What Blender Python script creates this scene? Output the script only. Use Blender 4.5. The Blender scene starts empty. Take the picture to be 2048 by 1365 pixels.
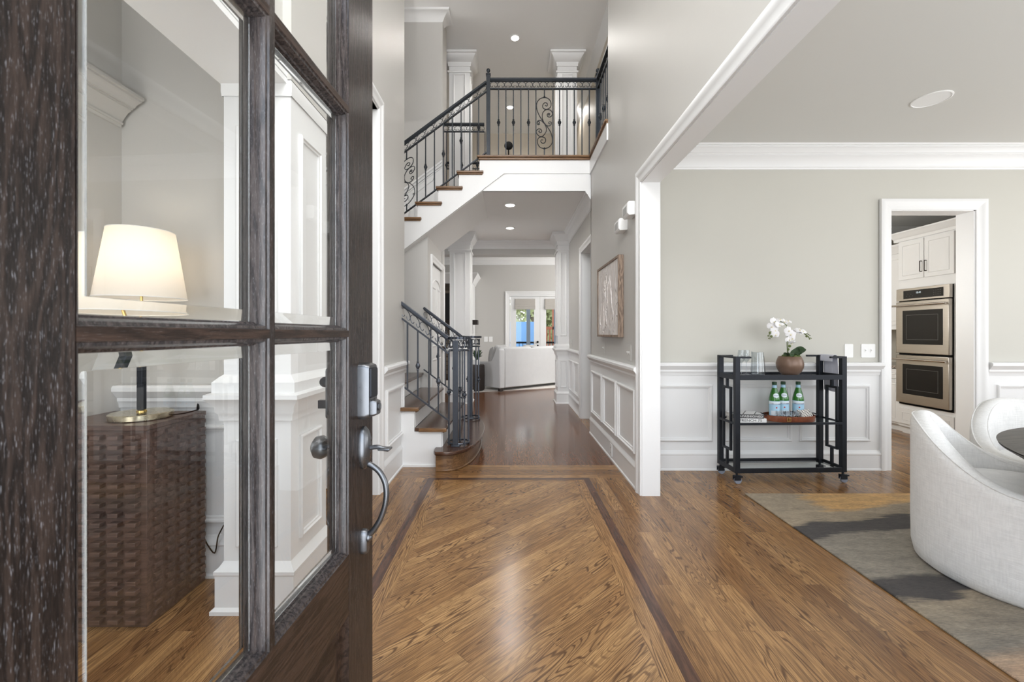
import bpy, bmesh, math, random
from mathutils import Vector, Matrix
random.seed(7)
S = bpy.context.scene
PI = math.pi
# ------------------------------------------------------------------ camera
F = 850.0; CX = 1020.0; CY = 668.0; H = 1.12
cam = bpy.data.cameras.new('camera'); camo = bpy.data.objects.new('camera', cam); S.collection.objects.link(camo)
camo.location = (0, 0, H); camo.rotation_euler = (PI/2, 0, 0)
cam.sensor_width = 36; cam.lens = 36*F/2048; cam.shift_x = (1024-CX)/2048; cam.shift_y = (CY-682.5)/2048
cam.clip_start = .02; cam.clip_end = 200
cam.dof.use_dof = True; cam.dof.focus_distance = 2.6; cam.dof.aperture_fstop = 9
S.camera = camo
# ------------------------------------------------------------------ colour management
S.view_settings.view_transform = 'Standard'; S.view_settings.look = 'None'
S.view_settings.exposure = 0.06; S.view_settings.gamma = 1; S.view_settings.use_curve_mapping = False
# ------------------------------------------------------------------ world
W = bpy.data.worlds.new('world'); S.world = W; W.use_nodes = True
nt = W.node_tree; bg = nt.nodes['Background']
tcw = nt.nodes.new('ShaderNodeTexCoord'); sx = nt.nodes.new('ShaderNodeSeparateXYZ'); rw = nt.nodes.new('ShaderNodeValToRGB')
nt.links.new(tcw.outputs['Generated'], sx.inputs[0]); nt.links.new(sx.outputs['Z'], rw.inputs[0]); nt.links.new(rw.outputs[0], bg.inputs[0])
rw.color_ramp.elements[0].position = 0.0; rw.color_ramp.elements[0].color = (.95, .97, 1, 1)
rw.color_ramp.elements[1].position = .6; rw.color_ramp.elements[1].color = (.62, .78, 1, 1)
bg.inputs[1].default_value = 2.3
# ------------------------------------------------------------------ daylight through the openings, room lights
def area(name, loc, rot, sx_, sy_, power, col=(1, .98, .95), spread=180):
    l = bpy.data.lights.new(name, 'AREA'); l.shape = 'RECTANGLE'; l.size = sx_; l.size_y = sy_; l.energy = power; l.color = col
    l.spread = math.radians(spread)
    o = bpy.data.objects.new(name, l); o.location = loc; o.rotation_euler = rot; S.collection.objects.link(o); return o
RX = PI/2
area('daylight_front_door', (.1, -.12, 1.1), (-RX+PI, 0, 0), 1.0, 2.0, 17, (.86, .93, 1))
area('daylight_foyer_window', (0, .12, 3.9), (-RX+PI, 0, 0), 1.7, 2.2, 108, (1, .998, .992))
area('daylight_dining_window', (3.2, .12, 1.5), (-RX+PI, 0, 0), 3.2, 1.7, 23, (1, .985, .95))
area('daylight_dining_side_window', (5.2, 1.8, 1.5), (0, RX, 0), 1.7, 2.2, 20, (1, .985, .95))
area('daylight_study_window', (-1.35, .1, 1.4), (-RX+PI, 0, 0), .8, 1.6, 10, (1, .98, .95))
area('daylight_great_room', (3.4, 9.4, 2.0), (0, RX, 0), 2.2, 2.8, 112, (1, .995, .98))
area('daylight_kitchen', (2.2, 5.0, 1.7), (0, -RX, 0), 1.0, 1.2, 24, (.97, .985, 1))
area('daylight_upstairs_hall', (2.2, 6.6, 4.4), (0, RX, 0), 1.4, 2.2, 260, (1, .995, .98))
area('daylight_stair_window', (-3.3, 4.9, 3.2), (0, -RX, 0), 1.4, 1.8, 80, (1, .98, .95))
area('daylight_hall_side', (2.3, 5.25, 1.4), (0, RX, 0), 1.4, .6, 30, (1, .98, .94))
def lamp_point(name, loc, power, r=.04, col=(1, .86, .68), spot=None):
    l = bpy.data.lights.new(name, 'SPOT' if spot else 'POINT'); l.energy = power; l.color = col; l.shadow_soft_size = r
    if spot: l.spot_size = math.radians(spot); l.spot_blend = .7
    o = bpy.data.objects.new(name, l); o.location = loc; S.collection.objects.link(o); return o

# ================================================================== helpers
ROOT = {}
def link(o): S.collection.objects.link(o); return o
def tag(o, label=None, cat=None, group=None, kind=None):
    if label: o['label'] = label
    if cat: o['category'] = cat
    if group: o['group'] = group
    if kind: o['kind'] = kind
    return o
def thing(name, label, cat, loc=(0, 0, 0), rz=0, group=None, kind=None):
    o = bpy.data.objects.new(name, None); o.empty_display_size = .05; o.location = loc; o.rotation_euler = (0, 0, rz)
    link(o); tag(o, label, cat, group, kind); ROOT[o] = Vector(loc) if rz == 0 else None
    return o
class MB:
    def __init__(s): s.v = []; s.f = []; s.m = []; s.T = None; s.mi = 0
    def add(s, vs, fs):
        b = len(s.v)
        for p in vs:
            p = Vector(p)
            s.v.append(s.T @ p if s.T else p)
        for f in fs: s.f.append([b+i for i in f]); s.m.append(s.mi)
    def box(s, x0, x1, y0, y1, z0, z1):
        x0, x1 = min(x0, x1), max(x0, x1); y0, y1 = min(y0, y1), max(y0, y1); z0, z1 = min(z0, z1), max(z0, z1)
        s.add([(x0,y0,z0),(x1,y0,z0),(x1,y1,z0),(x0,y1,z0),(x0,y0,z1),(x1,y0,z1),(x1,y1,z1),(x0,y1,z1)],
              [(0,3,2,1),(4,5,6,7),(0,1,5,4),(1,2,6,5),(2,3,7,6),(3,0,4,7)]); return s
    def cbox(s, c, d, M=None):
        x, y, z = d[0]/2, d[1]/2, d[2]/2; c = Vector(c)
        P = [Vector(q) for q in [(-x,-y,-z),(x,-y,-z),(x,y,-z),(-x,y,-z),(-x,-y,z),(x,-y,z),(x,y,z),(-x,y,z)]]
        if M: P = [M @ p for p in P]
        s.add([p+c for p in P], [(0,3,2,1),(4,5,6,7),(0,1,5,4),(1,2,6,5),(2,3,7,6),(3,0,4,7)]); return s
    def bar(s, a, b, w, h, up=(0,0,1)):
        a = Vector(a); b = Vector(b); d = (b-a).normalized(); up = Vector(up)
        if abs(d.dot(up)) > .999: up = Vector((0, 1, 0))
        r = d.cross(up).normalized(); u = r.cross(d).normalized()
        vs = [p+r*i*w/2+u*j*h/2 for p in (a, b) for i, j in ((-1,-1),(1,-1),(1,1),(-1,1))]
        s.add(vs, [(3,2,1,0),(4,5,6,7),(0,1,5,4),(1,2,6,5),(2,3,7,6),(3,0,4,7)]); return s
    def tube(s, pts, r, n=8, cap=True, closed=False):
        P = [Vector(p) for p in pts]; L = len(P); R = r if isinstance(r, (list, tuple)) else [r]*L
        d0 = (P[1]-P[0]).normalized(); up = Vector((0,0,1)) if abs(d0.z) < .9 else Vector((0,1,0))
        nrm = d0.cross(up).normalized(); vs = []
        for i in range(L):
            if closed: d = (P[(i+1) % L]-P[i-1]).normalized()
            else: d = (P[min(i+1, L-1)]-P[max(i-1, 0)]).normalized()
            nrm = (nrm-d*nrm.dot(d))
            nrm = nrm.normalized() if nrm.length > 1e-6 else d.orthogonal().normalized()
            b = d.cross(nrm)
            for k in range(n):
                a = 2*PI*k/n; vs.append(P[i]+(nrm*math.cos(a)+b*math.sin(a))*R[i])
        fs = []
        for i in range(L if closed else L-1):
            j = (i+1) % L
            for k in range(n): fs.append((i*n+k, i*n+(k+1) % n, j*n+(k+1) % n, j*n+k))
        if cap and not closed: fs.append(tuple(range(n))[::-1]); fs.append(tuple((L-1)*n+k for k in range(n)))
        s.add(vs, fs); return s
    def lathe(s, prof, c=(0,0,0), n=24, sx=1, sy=1, M=None):
        c = Vector(c); vs = []; L = len(prof)
        for r, z in prof:
            for k in range(n):
                a = 2*PI*k/n; p = Vector((r*math.cos(a)*sx, r*math.sin(a)*sy, z))
                if M: p = M @ p
                vs.append(p+c)
        fs = [(i*n+k, i*n+(k+1) % n, (i+1)*n+(k+1) % n, (i+1)*n+k) for i in range(L-1) for k in range(n)]
        if prof[0][0] > 1e-6: fs.append(tuple(range(n))[::-1])
        if prof[-1][0] > 1e-6: fs.append(tuple((L-1)*n+k for k in range(n)))
        s.add(vs, fs); return s
    def sphere(s, c, r, n=14, sx=1, sy=1, sz=1, M=None):
        m = max(6, n//2+1); prof = [(r*math.sin(PI*i/m)+1e-5, -r*math.cos(PI*i/m)*sz) for i in range(m+1)]
        return s.lathe(prof, c, n, sx, sy, M)
    def prism(s, poly, o, u, v, w, t):
        """polygon (a,b) in plane o+u*a+v*b, extruded by w*t"""
        o, u, v, w = Vector(o), Vector(u), Vector(v), Vector(w); n = len(poly)
        A = [o+u*a+v*b for a, b in poly]; B = [p+w*t for p in A]
        s.add(A+B, [tuple(range(n))[::-1], tuple(range(n, 2*n))]+[(i, (i+1) % n, n+(i+1) % n, n+i) for i in range(n)]); return s
    def sweep(s, prof, p0, p1, out, up=(0,0,1)):
        """moulding: profile (out,up) extruded from p0 to p1"""
        p0, p1 = Vector(p0), Vector(p1)
        return s.prism(prof, p0, out, up, (p1-p0).normalized(), (p1-p0).length)
    def rectring(s, x0, x1, y0, y1, prof):
        """profile (out,z) wrapped, mitred, around a rectangle"""
        n = len(prof); vs = []
        for o, z in prof: vs += [(x0-o,y0-o,z),(x1+o,y0-o,z),(x1+o,y1+o,z),(x0-o,y1+o,z)]
        fs = [(i*4+k, i*4+(k+1) % 4, (i+1)*4+(k+1) % 4, (i+1)*4+k) for i in range(n-1) for k in range(4)]
        fs += [(3,2,1,0), tuple((n-1)*4+k for k in range(4))]
        s.add(vs, fs); return s
    def frame(s, o, u, v, nrm, u0, u1, v0, v1, prof, fill=None):
        """mitred rectangular frame; prof = (inset, out) points; fill = out-height of a filled centre"""
        o, u, v, nrm = Vector(o), Vector(u), Vector(v), Vector(nrm); vs = []; n = len(prof)
        for i, h in prof:
            for a, b in ((u0+i, v0+i), (u1-i, v0+i), (u1-i, v1-i), (u0+i, v1-i)): vs.append(o+u*a+v*b+nrm*h)
        fs = [(i*4+k, i*4+(k+1) % 4, (i+1)*4+(k+1) % 4, (i+1)*4+k) for i in range(n-1) for k in range(4)]
        if fill: fs.append(tuple((n-1)*4+k for k in range(4)))
        s.add(vs, fs); return s
    def build(s, name, mat=None, parent=None, local=False, bevel=0, sharp=35, mats=None, solid=0, sub=0):
        me = bpy.data.meshes.new(name)
        off = Vector((0,0,0))
        if parent is not None and not local:
            q = parent
            while q.parent: q = q.parent
            off = ROOT.get(q) or Vector((0,0,0))
            if ROOT.get(q, 1) is None:
                M = (Matrix.Translation(q.location) @ Matrix.Rotation(q.rotation_euler.z, 4, 'Z')).inverted()
                s.v = [M @ p for p in s.v]; off = Vector((0,0,0))
        me.from_pydata([tuple(p-off) for p in s.v], [], s.f)
        for m in (mats or [mat]): me.materials.append(m)
        if mats:
            for p, mi in zip(me.polygons, s.m): p.material_index = mi
        bm = bmesh.new(); bm.from_mesh(me); bmesh.ops.recalc_face_normals(bm, faces=bm.faces); bm.to_mesh(me); bm.free()
        me.polygons.foreach_set('use_smooth', [True]*len(me.polygons)); me.set_sharp_from_angle(angle=math.radians(sharp))
        o = bpy.data.objects.new(name, me); link(o)
        if parent is not None: o.parent = parent
        if bevel:
            b = o.modifiers.new('bevel', 'BEVEL'); b.width = bevel; b.segments = 2; b.limit_method = 'ANGLE'; b.angle_limit = math.radians(40); b.harden_normals = False
        if sub:
            b = o.modifiers.new('sub', 'SUBSURF'); b.levels = sub; b.render_levels = sub
        return o
def struct(name, mb, mat, label=None, cat=None, **k):
    o = mb.build(name, mat, **k); tag(o, label, cat, None, 'structure'); return o
def copy_tree(o, parent=None):
    c = o.copy(); link(c); c.parent = parent
    for ch in list(o.children): copy_tree(ch, c)
    return c
def crom(P, k=6, closed=False):
    P = [Vector(p) for p in P]; out = []; n = len(P)
    for i in range(n if closed else n-1):
        a, b, c, d = (P[i-1] if (closed or i) else P[0]), P[i], P[(i+1) % n], (P[(i+2) % n] if (closed or i+2 < n) else P[-1])
        for j in range(k):
            t = j/k; out.append(.5*((2*b)+(c-a)*t+(2*a-5*b+4*c-d)*t*t+(3*b-a-3*c+d)*t**3))
    if not closed: out.append(P[-1])
    return out
def PX(x, y, Y):  # photo pixel -> point at depth Y (used to read off sizes)
    return Vector(((x-CX)/F*Y, Y, H-(y-CY)/F*Y))
def copytext(txt, size, mat, parent, M, name='lettering', local=True, depth=.0004, align='CENTER', xs=1.0):
    c = bpy.data.curves.new('txt', 'FONT'); c.body = txt; c.size = size; c.extrude = depth; c.align_x = align; c.align_y = 'CENTER'; c.resolution_u = 2
    t = bpy.data.objects.new('txt', c); link(t); dg = bpy.context.evaluated_depsgraph_get(); dg.update()
    me = bpy.data.meshes.new_from_object(t.evaluated_get(dg)); bpy.data.objects.remove(t); bpy.data.curves.remove(c)
    me.transform(M @ Matrix.Diagonal((xs, 1, 1, 1))); me.materials.clear(); me.materials.append(mat); me.name = name
    o = bpy.data.objects.new(name, me); link(o); o.parent = parent; return o

# ================================================================== materials
def newmat(name):
    m = bpy.data.materials.new(name); m.use_nodes = True; n = m.node_tree.nodes; return m, m.node_tree, n['Principled BSDF']
class G:
    def __init__(s, t): s.t = t
    def n(s, typ, **k):
        x = s.t.nodes.new('ShaderNode'+typ)
        for a, b in k.items(): setattr(x, a, b)
        return x
    def l(s, a, b): s.t.links.new(a, b)
    def math(s, op, a, b=0.0, c=None):
        x = s.n('Math', operation=op)
        for i, v in enumerate((a, b) if c is None else (a, b, c)):
            if isinstance(v, (int, float)): x.inputs[i].default_value = v
            else: s.l(v, x.inputs[i])
        return x.outputs[0]
    def noise(s, vec, scale, detail=3, rough=.5, dist=0):
        x = s.n('TexNoise'); x.inputs['Scale'].default_value = scale; x.inputs['Detail'].default_value = detail
        x.inputs['Roughness'].default_value = rough; x.inputs['Distortion'].default_value = dist
        if vec is not None: s.l(vec, x.inputs['Vector'])
        return x.outputs['Fac']
    def mix(s, f, a, b, mode='MIX'):
        x = s.n('Mix', data_type='RGBA', blend_type=mode)
        for i, v in ((0, f), (6, a), (7, b)):
            if isinstance(v, (int, float)): x.inputs[i].default_value = v
            elif isinstance(v, tuple): x.inputs[i].default_value = v if len(v) == 4 else (*v, 1)
            else: s.l(v, x.inputs[i])
        return x.outputs[2]
    def ramp(s, f, stops, interp='LINEAR'):
        x = s.n('ValToRGB'); x.color_ramp.interpolation = interp; e = x.color_ramp.elements
        while len(e) < len(stops): e.new(.5)
        for i, (p, c) in enumerate(stops): e[i].position = p; e[i].color = (*c, 1) if not isinstance(c, (int, float)) else (c, c, c, 1)
        s.l(f, x.inputs[0]); return x.outputs[0]
    def bump(s, h, strength, dist=.002):
        x = s.n('Bump'); x.inputs['Strength'].default_value = strength; x.inputs['Distance'].default_value = dist; s.l(h, x.inputs['Height']); return x.outputs[0]
    def coord(s, scale=(1,1,1), rot=(0,0,0), loc=(0,0,0)):
        tc = s.n('TexCoord'); mp = s.n('Mapping'); mp.inputs['Scale'].default_value = scale; mp.inputs['Rotation'].default_value = rot; mp.inputs['Location'].default_value = loc
        s.l(tc.outputs['Object'], mp.inputs[0]); return mp.outputs[0]
def paint(name, col, rough=.5, bump=.12, var=.03, scale=60, spec=.5):
    m, t, b = newmat(name); g = G(t); v = g.coord()
    f = g.noise(v, 1.3, 2); c = g.mix(g.math('MULTIPLY', f, 1.0), tuple(x*(1-var) for x in col), tuple(min(1, x*(1+var)) for x in col))
    g.l(c, b.inputs['Base Color']); b.inputs['Roughness'].default_value = rough; b.inputs['Specular IOR Level'].default_value = spec
    if bump: g.l(g.bump(g.noise(v, scale, 3), bump, .001), b.inputs['Normal'])
    return m
def metal(name, col, rough=.35, met=1.0, var=.15, scale=40):
    m, t, b = newmat(name); g = G(t); v = g.coord(); f = g.noise(v, scale, 4)
    g.l(g.mix(f, tuple(x*(1-var) for x in col), tuple(x*(1+var) for x in col)), b.inputs['Base Color'])
    b.inputs['Metallic'].default_value = met; b.inputs['Roughness'].default_value = rough
    g.l(g.math('MULTIPLY_ADD', f, .25, rough-.12), b.inputs['Roughness']); g.l(g.bump(f, .08, .001), b.inputs['Normal'])
    return m
def fabric(name, col, scale=350, var=.1, bump=.5, rough=.95, axis='xz'):
    m, t, b = newmat(name); g = G(t); v1 = g.coord((1, 1, .12)); v2 = g.coord((.12, .12, 1))
    a = g.noise(v1, scale, 2); c = g.noise(v2, scale, 2); h = g.math('ADD', a, c)
    big = g.noise(g.coord(), 9, 4)
    f = g.math('MULTIPLY_ADD', h, .5, g.math('MULTIPLY', big, .4))
    g.l(g.ramp(f, [(.45, tuple(x*(1-var) for x in col)), (.85, tuple(min(1, x*(1+var*.5)) for x in col))]), b.inputs['Base Color'])
    b.inputs['Roughness'].default_value = rough; b.inputs['Sheen Weight'].default_value = .25
    g.l(g.bump(h, bump, .003), b.inputs['Normal']); return m
def wood(name, c1, c2, scale=(1, 1, 12), rough=.4, speck=0, freq=14, bump=.2, sc=6):
    m, t, b = newmat(name); g = G(t); v = g.coord(scale)
    n1 = g.noise(v, sc*.35, 3, .55, .3); rings = g.math('SINE', g.math('MULTIPLY', n1, freq*4)); fine = g.noise(v, sc*7, 4, .65)
    f = g.math('MULTIPLY_ADD', rings, .16, g.math('MULTIPLY_ADD', fine, .9, .02))
    col = g.ramp(f, [(.28, c2), (.72, c1)])
    if speck:
        sp = g.ramp(g.noise(v, sc*14, 2, .6), [(.62, 0.0), (.74, 1.0)]); col = g.mix(g.math('MULTIPLY', sp, speck), col, (.42, .42, .45))
    g.l(col, b.inputs['Base Color']); b.inputs['Roughness'].default_value = rough; b.inputs['Specular IOR Level'].default_value = .22 if name.startswith('dark_door') else .5
    g.l(g.bump(f, bump, .0015), b.inputs['Normal']); return m
def floor_mat(name, ang, light, mid, dark, w=.066, L=.8, loc=(0, 0, 0), rough=.2, rf=1.0, lines=1.0):
    m, t, b = newmat(name); g = G(t); tc = g.coord((1,1,1), (0, 0, ang), loc)
    br = g.n('TexBrick'); br.offset = .37; br.offset_frequency = 2; g.l(tc, br.inputs['Vector'])
    br.inputs['Color1'].default_value = (0,0,0,1); br.inputs['Color2'].default_value = (1,1,1,1); br.inputs['Mortar'].default_value = (.5,.5,.5,1)
    br.inputs['Scale'].default_value = 1; br.inputs['Mortar Size'].default_value = .0007; br.inputs['Mortar Smooth'].default_value = .3
    br.inputs['Brick Width'].default_value = L; br.inputs['Row Height'].default_value = w
    sep = g.n('SeparateXYZ'); g.l(tc, sep.inputs[0]); seed = br.outputs['Color']
    cb = g.n('CombineXYZ'); g.l(g.math('MULTIPLY', sep.outputs[0], .62), cb.inputs[0]); g.l(g.math('MULTIPLY', sep.outputs[1], 6.5), cb.inputs[1])
    rr = g.n('SeparateColor'); g.l(seed, rr.inputs[0]); sd = rr.outputs[0]
    g.l(g.math('MULTIPLY', sd, 37.0), cb.inputs[2])
    n1 = g.noise(cb.outputs[0], 2.3, 1.6, .4, .12)
    rg = g.math('SINE', g.math('MULTIPLY', n1, 150.0*lines))
    rings = g.ramp(rg, [(.30, 0.0), (.95, 1.0)])
    cf = g.n('CombineXYZ'); g.l(g.math('MULTIPLY', sep.outputs[0], 5.0), cf.inputs[0]); g.l(g.math('MULTIPLY', sep.outputs[1], 160.0), cf.inputs[1]); g.l(sd, cf.inputs[2])
    fib = g.noise(cf.outputs[0], 1.6, 4, .6)
    cf2 = g.n('CombineXYZ'); g.l(g.math('MULTIPLY', sep.outputs[0], 1.0), cf2.inputs[0]); g.l(g.math('MULTIPLY', sep.outputs[1], 4.0), cf2.inputs[1]); g.l(g.math('MULTIPLY', sd, 9.0), cf2.inputs[2])
    big = g.noise(cf2.outputs[0], 1.8, 2)
    base = g.mix(g.math('MULTIPLY_ADD', sd, .85, g.math('MULTIPLY_ADD', big, .6, -.2)), light, mid)
    lowmask = g.ramp(g.noise(cf2.outputs[0], 1.1, 1), [(.35, .25), (.6, 1.0)])
    c = g.mix(g.math('MULTIPLY', g.math('MULTIPLY', rings, lowmask), .85), base, dark)
    c = g.mix(g.math('MULTIPLY', g.ramp(fib, [(.44, 1.0), (.58, 0.0)]), .5), c, dark)
    c = g.mix(g.math('MULTIPLY', br.outputs['Fac'], .75), c, tuple(x*.35 for x in dark))
    g.l(c, b.inputs['Base Color'])
    g.l(g.math('MULTIPLY_ADD', fib, .12, rough-.04), b.inputs['Roughness'])
    b.inputs['Specular IOR Level'].default_value = .5
    h = g.math('SUBTRACT', g.math('MULTIPLY', fib, .25), g.math('ADD', br.outputs['Fac'], g.math('MULTIPLY', rings, .15)))
    g.l(g.bump(h, .1, .0008), b.inputs['Normal']); return m
def clearglass(name, ior=1.5, tint=(1, 1, 1), extra=0.0, rough=0.0):
    m = bpy.data.materials.new(name); m.use_nodes = True; t = m.node_tree; t.nodes.clear(); g = G(t)
    o = g.n('OutputMaterial'); mx = g.n('MixShader'); tr = g.n('BsdfTransparent'); gl = g.n('BsdfGlossy'); fr = g.n('Fresnel')
    tr.inputs[0].default_value = (*tint, 1); gl.inputs['Roughness'].default_value = rough; fr.inputs['IOR'].default_value = ior
    geo = g.n('NewGeometry'); 
    k = g.math('ADD', fr.outputs[0], extra)
    k = g.math('MULTIPLY', k, g.math('SUBTRACT', 1.0, geo.outputs['Backfacing']))
    g.l(k, mx.inputs[0]); g.l(tr.outputs[0], mx.inputs[1]); g.l(gl.outputs[0], mx.inputs[2]); g.l(mx.outputs[0], o.inputs[0]); return m
def realglass(name, col=(1,1,1), ior=1.5, rough=0):
    m, t, b = newmat(name); b.inputs['Base Color'].default_value = (*col, 1); b.inputs['Transmission Weight'].default_value = 1
    b.inputs['IOR'].default_value = ior; b.inputs['Roughness'].default_value = rough; return m
def emit(name, col, s):
    m, t, b = newmat(name); b.inputs['Emission Color'].default_value = (*col, 1); b.inputs['Emission Strength'].default_value = s
    b.inputs['Base Color'].default_value = (*col, 1); return m

M_greige = paint('greige_wall_paint', (.56, .545, .515), .42, .1)
M_grey = paint('grey_wall_paint', (.56, .545, .52), .5, .1)
M_sage = paint('sage_wall_paint', (.565, .552, .50), .55, .1)
M_trim = paint('white_trim_paint', (.83, .83, .825), .35, .03, .01)
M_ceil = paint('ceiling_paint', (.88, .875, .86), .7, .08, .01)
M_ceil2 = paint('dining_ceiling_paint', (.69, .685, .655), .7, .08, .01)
M_cab = paint('cabinet_paint', (.74, .735, .725), .35, .03, .01)
M_tread = wood('stained_tread_wood', (.105, .048, .026), (.045, .020, .012), (1, 12, 12), .18, 0, 10, .08, 4)
M_treadx = wood('stained_nosing_wood', (.25, .135, .06), (.12, .06, .027), (1, 14, 14), .28, 0, 10, .08, 4)
M_doorw = wood('dark_door_wood', (.044, .030, .024), (.012, .009, .008), (12, 12, 1), .30, .5, 12, .35, 8)
M_bead = wood('door_bead_wood', (.075, .060, .055), (.022, .018, .018), (12, 12, 1), .16, .25, 12, .15, 8)
M_doorh = wood('dark_door_wood_rail', (.055, .033, .024), (.020, .013, .010), (12, 1, 12), .34, .12, 12, .3, 7)
M_iron = metal('wrought_iron', (.030, .034, .040), .42, .6, .2)
M_iron2 = metal('wrought_iron_light', (.085, .095, .115), .34, .7, .15)
M_pewter = metal('brushed_pewter', (.17, .175, .185), .3, .9, .1)
M_black = metal('blackened_steel', (.020, .023, .030), .5, .5, .35, 22)
M_brass = metal('brushed_brass', (.60, .54, .40), .25, 1, .04)
M_gold = metal('polished_gold', (.80, .58, .22), .25, 1, .05)
M_steel, _t, _b = newmat('stainless_steel'); _g = G(_t); _f = _g.noise(_g.coord((1, 1, 60)), 6, 3)
_g.l(_g.mix(_f, (.50, .46, .42), (.62, .58, .53)), _b.inputs['Base Color']); _b.inputs['Metallic'].default_value = 1; _b.inputs['Roughness'].default_value = .3
M_bronze = metal('bronze_pull', (.05, .04, .035), .4, .8)
M_walnut = wood('woven_cabinet_wood', (.14, .085, .066), (.07, .042, .033), (1, 12, 12), .38, 0, 8, .15, 5)
M_mantel = wood('dark_mantel_wood', (.04, .028, .022), (.02, .014, .012), (1, 8, 8), .5)
M_rawwood = wood('raw_wood_frame', (.36, .26, .19), (.13, .09, .065), (8, 8, 1), .6, 0, 12, .3, 5)
M_linen = fabric('white_boucle', (.86, .855, .84), 160, .10, .5)
M_sofa = fabric('pale_grey_sofa_fabric', (.60, .595, .59), 260, .06, .2)
M_cush = fabric('grey_cushion_fabric', (.42, .41, .40), 260, .08, .3)
M_cloth = fabric('lavender_grey_cloth', (.66, .67, .76), 300, .05, .3)
M_glass = clearglass('door_glass', 1.52, (.985, .99, .985), .035)
M_pane = clearglass('window_glass', 1.5, (.98, .99, .98))
M_shelfglass = clearglass('shelf_glass', 1.5, (.93, .96, .95), .04)
M_bevel = realglass('bevelled_glass_edge', (.97, .99, .98), 1.5)
M_crystal = realglass('crystal_glass', (.96, .98, 1), 1.5)
M_thinglass = clearglass('drinking_glass', 1.6, (.93, .95, .96), .08)
M_mirror = metal('mirrored_shelf', (.42, .44, .48), .12, 1, .03)
M_blackglass = paint('black_oven_glass', (.006, .006, .007), .05, 0, .0)
M_plate = paint('white_switch_plate', (.90, .90, .89), .35, 0, 0)
M_dark = paint('dark_void', (.008, .008, .008), .9, 0, 0, spec=.1)
M_tablew = wood('grey_brown_table_wood', (.095, .083, .070), (.040, .035, .030), (1, 12, 12), .45, 0, 14, .4, 4)
# floors
OAKL, OAKM, OAKD = (.50, .28, .115), (.24, .115, .042), (.075, .034, .014)
M_floorY = floor_mat('oak_floor_lengthwise', PI/2, OAKL, OAKM, OAKD)
M_floorX = floor_mat('oak_floor_crosswise', 0, OAKL, OAKM, OAKD, .066, 1.1)
M_floorD = floor_mat('oak_floor_diagonal', -PI/4, (.54, .31, .130), (.32, .165, .064), OAKD, .066, .75, (.3, .2, 0))
M_floorB = floor_mat('oak_border_board', PI/2, (.48, .27, .11), (.37, .195, .078), OAKD, .075, .9, (0, .01, 0))
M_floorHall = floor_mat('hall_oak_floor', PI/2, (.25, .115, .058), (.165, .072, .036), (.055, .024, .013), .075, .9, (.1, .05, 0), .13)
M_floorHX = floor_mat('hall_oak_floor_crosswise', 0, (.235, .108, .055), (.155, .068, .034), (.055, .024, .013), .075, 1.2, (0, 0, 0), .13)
M_inlay = wood('walnut_inlay', (.125, .058, .034), (.062, .029, .019), (12, 1, 12), .24, 0, 8, .05, 5)
M_inlayX = wood('walnut_inlay_cross', (.115, .054, .032), (.058, .028, .018), (1, 12, 12), .24, 0, 8, .05, 5)
def rug_mat():
    m, t, b = newmat('abstract_rug'); g = G(t); v = g.coord(); sep = g.n('SeparateXYZ'); g.l(v, sep.inputs[0])
    nz = g.noise(g.coord((1.2, 9, 1)), 2.2, 4, .65); nb = g.noise(g.coord((1, 1, 1), (0,0,0), (3, 1, 0)), 1.3, 2)
    y = g.math('ADD', sep.outputs[1], g.math('ADD', g.math('MULTIPLY_ADD', nz, .16, -.08), g.math('MULTIPLY_ADD', nb, .3, -.15)))
    y = g.math('ADD', y, g.math('MULTIPLY_ADD', sep.outputs[0], -.16, .27))
    f = g.math('DIVIDE', g.math('SUBTRACT', y, 1.0), 2.0)
    TA, GR, DK, TN, PK = (.33, .275, .205), (.26, .235, .20), (.062, .056, .056), (.58, .36, .15), (.46, .32, .22)
    c = g.ramp(f, [(.0, PK), (.22, PK), (.255, GR), (.365, TA), (.378, DK), (.44, DK), (.455, GR), (.655, GR), (.668, DK), (.735, DK), (.748, TA), (1., TA)])
    tn = g.math('MULTIPLY', g.ramp(y, [(0, 0.0), (1, 0.0)]), 1)
    my = g.n('MapRange'); my.inputs[1].default_value = 2.60; my.inputs[2].default_value = 2.64; g.l(y, my.inputs[0])
    mx = g.n('MapRange'); mx.inputs[1].default_value = 1.93; mx.inputs[2].default_value = 2.05
    g.l(g.math('ADD', sep.outputs[0], g.math('MULTIPLY_ADD', nz, .4, -.2)), mx.inputs[0])
    c = g.mix(g.math('MULTIPLY', my.outputs[0], mx.outputs[0]), c, TN)
    pile = g.noise(g.coord((6, 60, 1)), 6, 3, .7)
    c = g.mix(1.0, c, g.ramp(pile, [(.3, (.62, .62, .62)), (.7, (1.35, 1.33, 1.28))]), 'MULTIPLY')
    blot = g.noise(g.coord((3, 9, 1)), 2.2, 5, .75); c = g.mix(1.0, c, g.ramp(blot, [(.32, (.72, .72, .73)), (.68, (1.3, 1.26, 1.2))]), 'MULTIPLY')
    g.l(c, b.inputs['Base Color']); b.inputs['Roughness'].default_value = .8; b.inputs['Sheen Weight'].default_value = .05
    g.l(g.bump(pile, .4, .004), b.inputs['Normal']); return m
M_rug = rug_mat()
exec_parts = []
# ================================================================== SETTING
HD = 2.13; ZC = 2.74; ZU = 5.6; FZ = 3.13; Y1 = 4.81; Y2 = 5.93
XR = .915; XL = -.92
def boxm(*b):
    m = MB(); m.box(*b); return m
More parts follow.
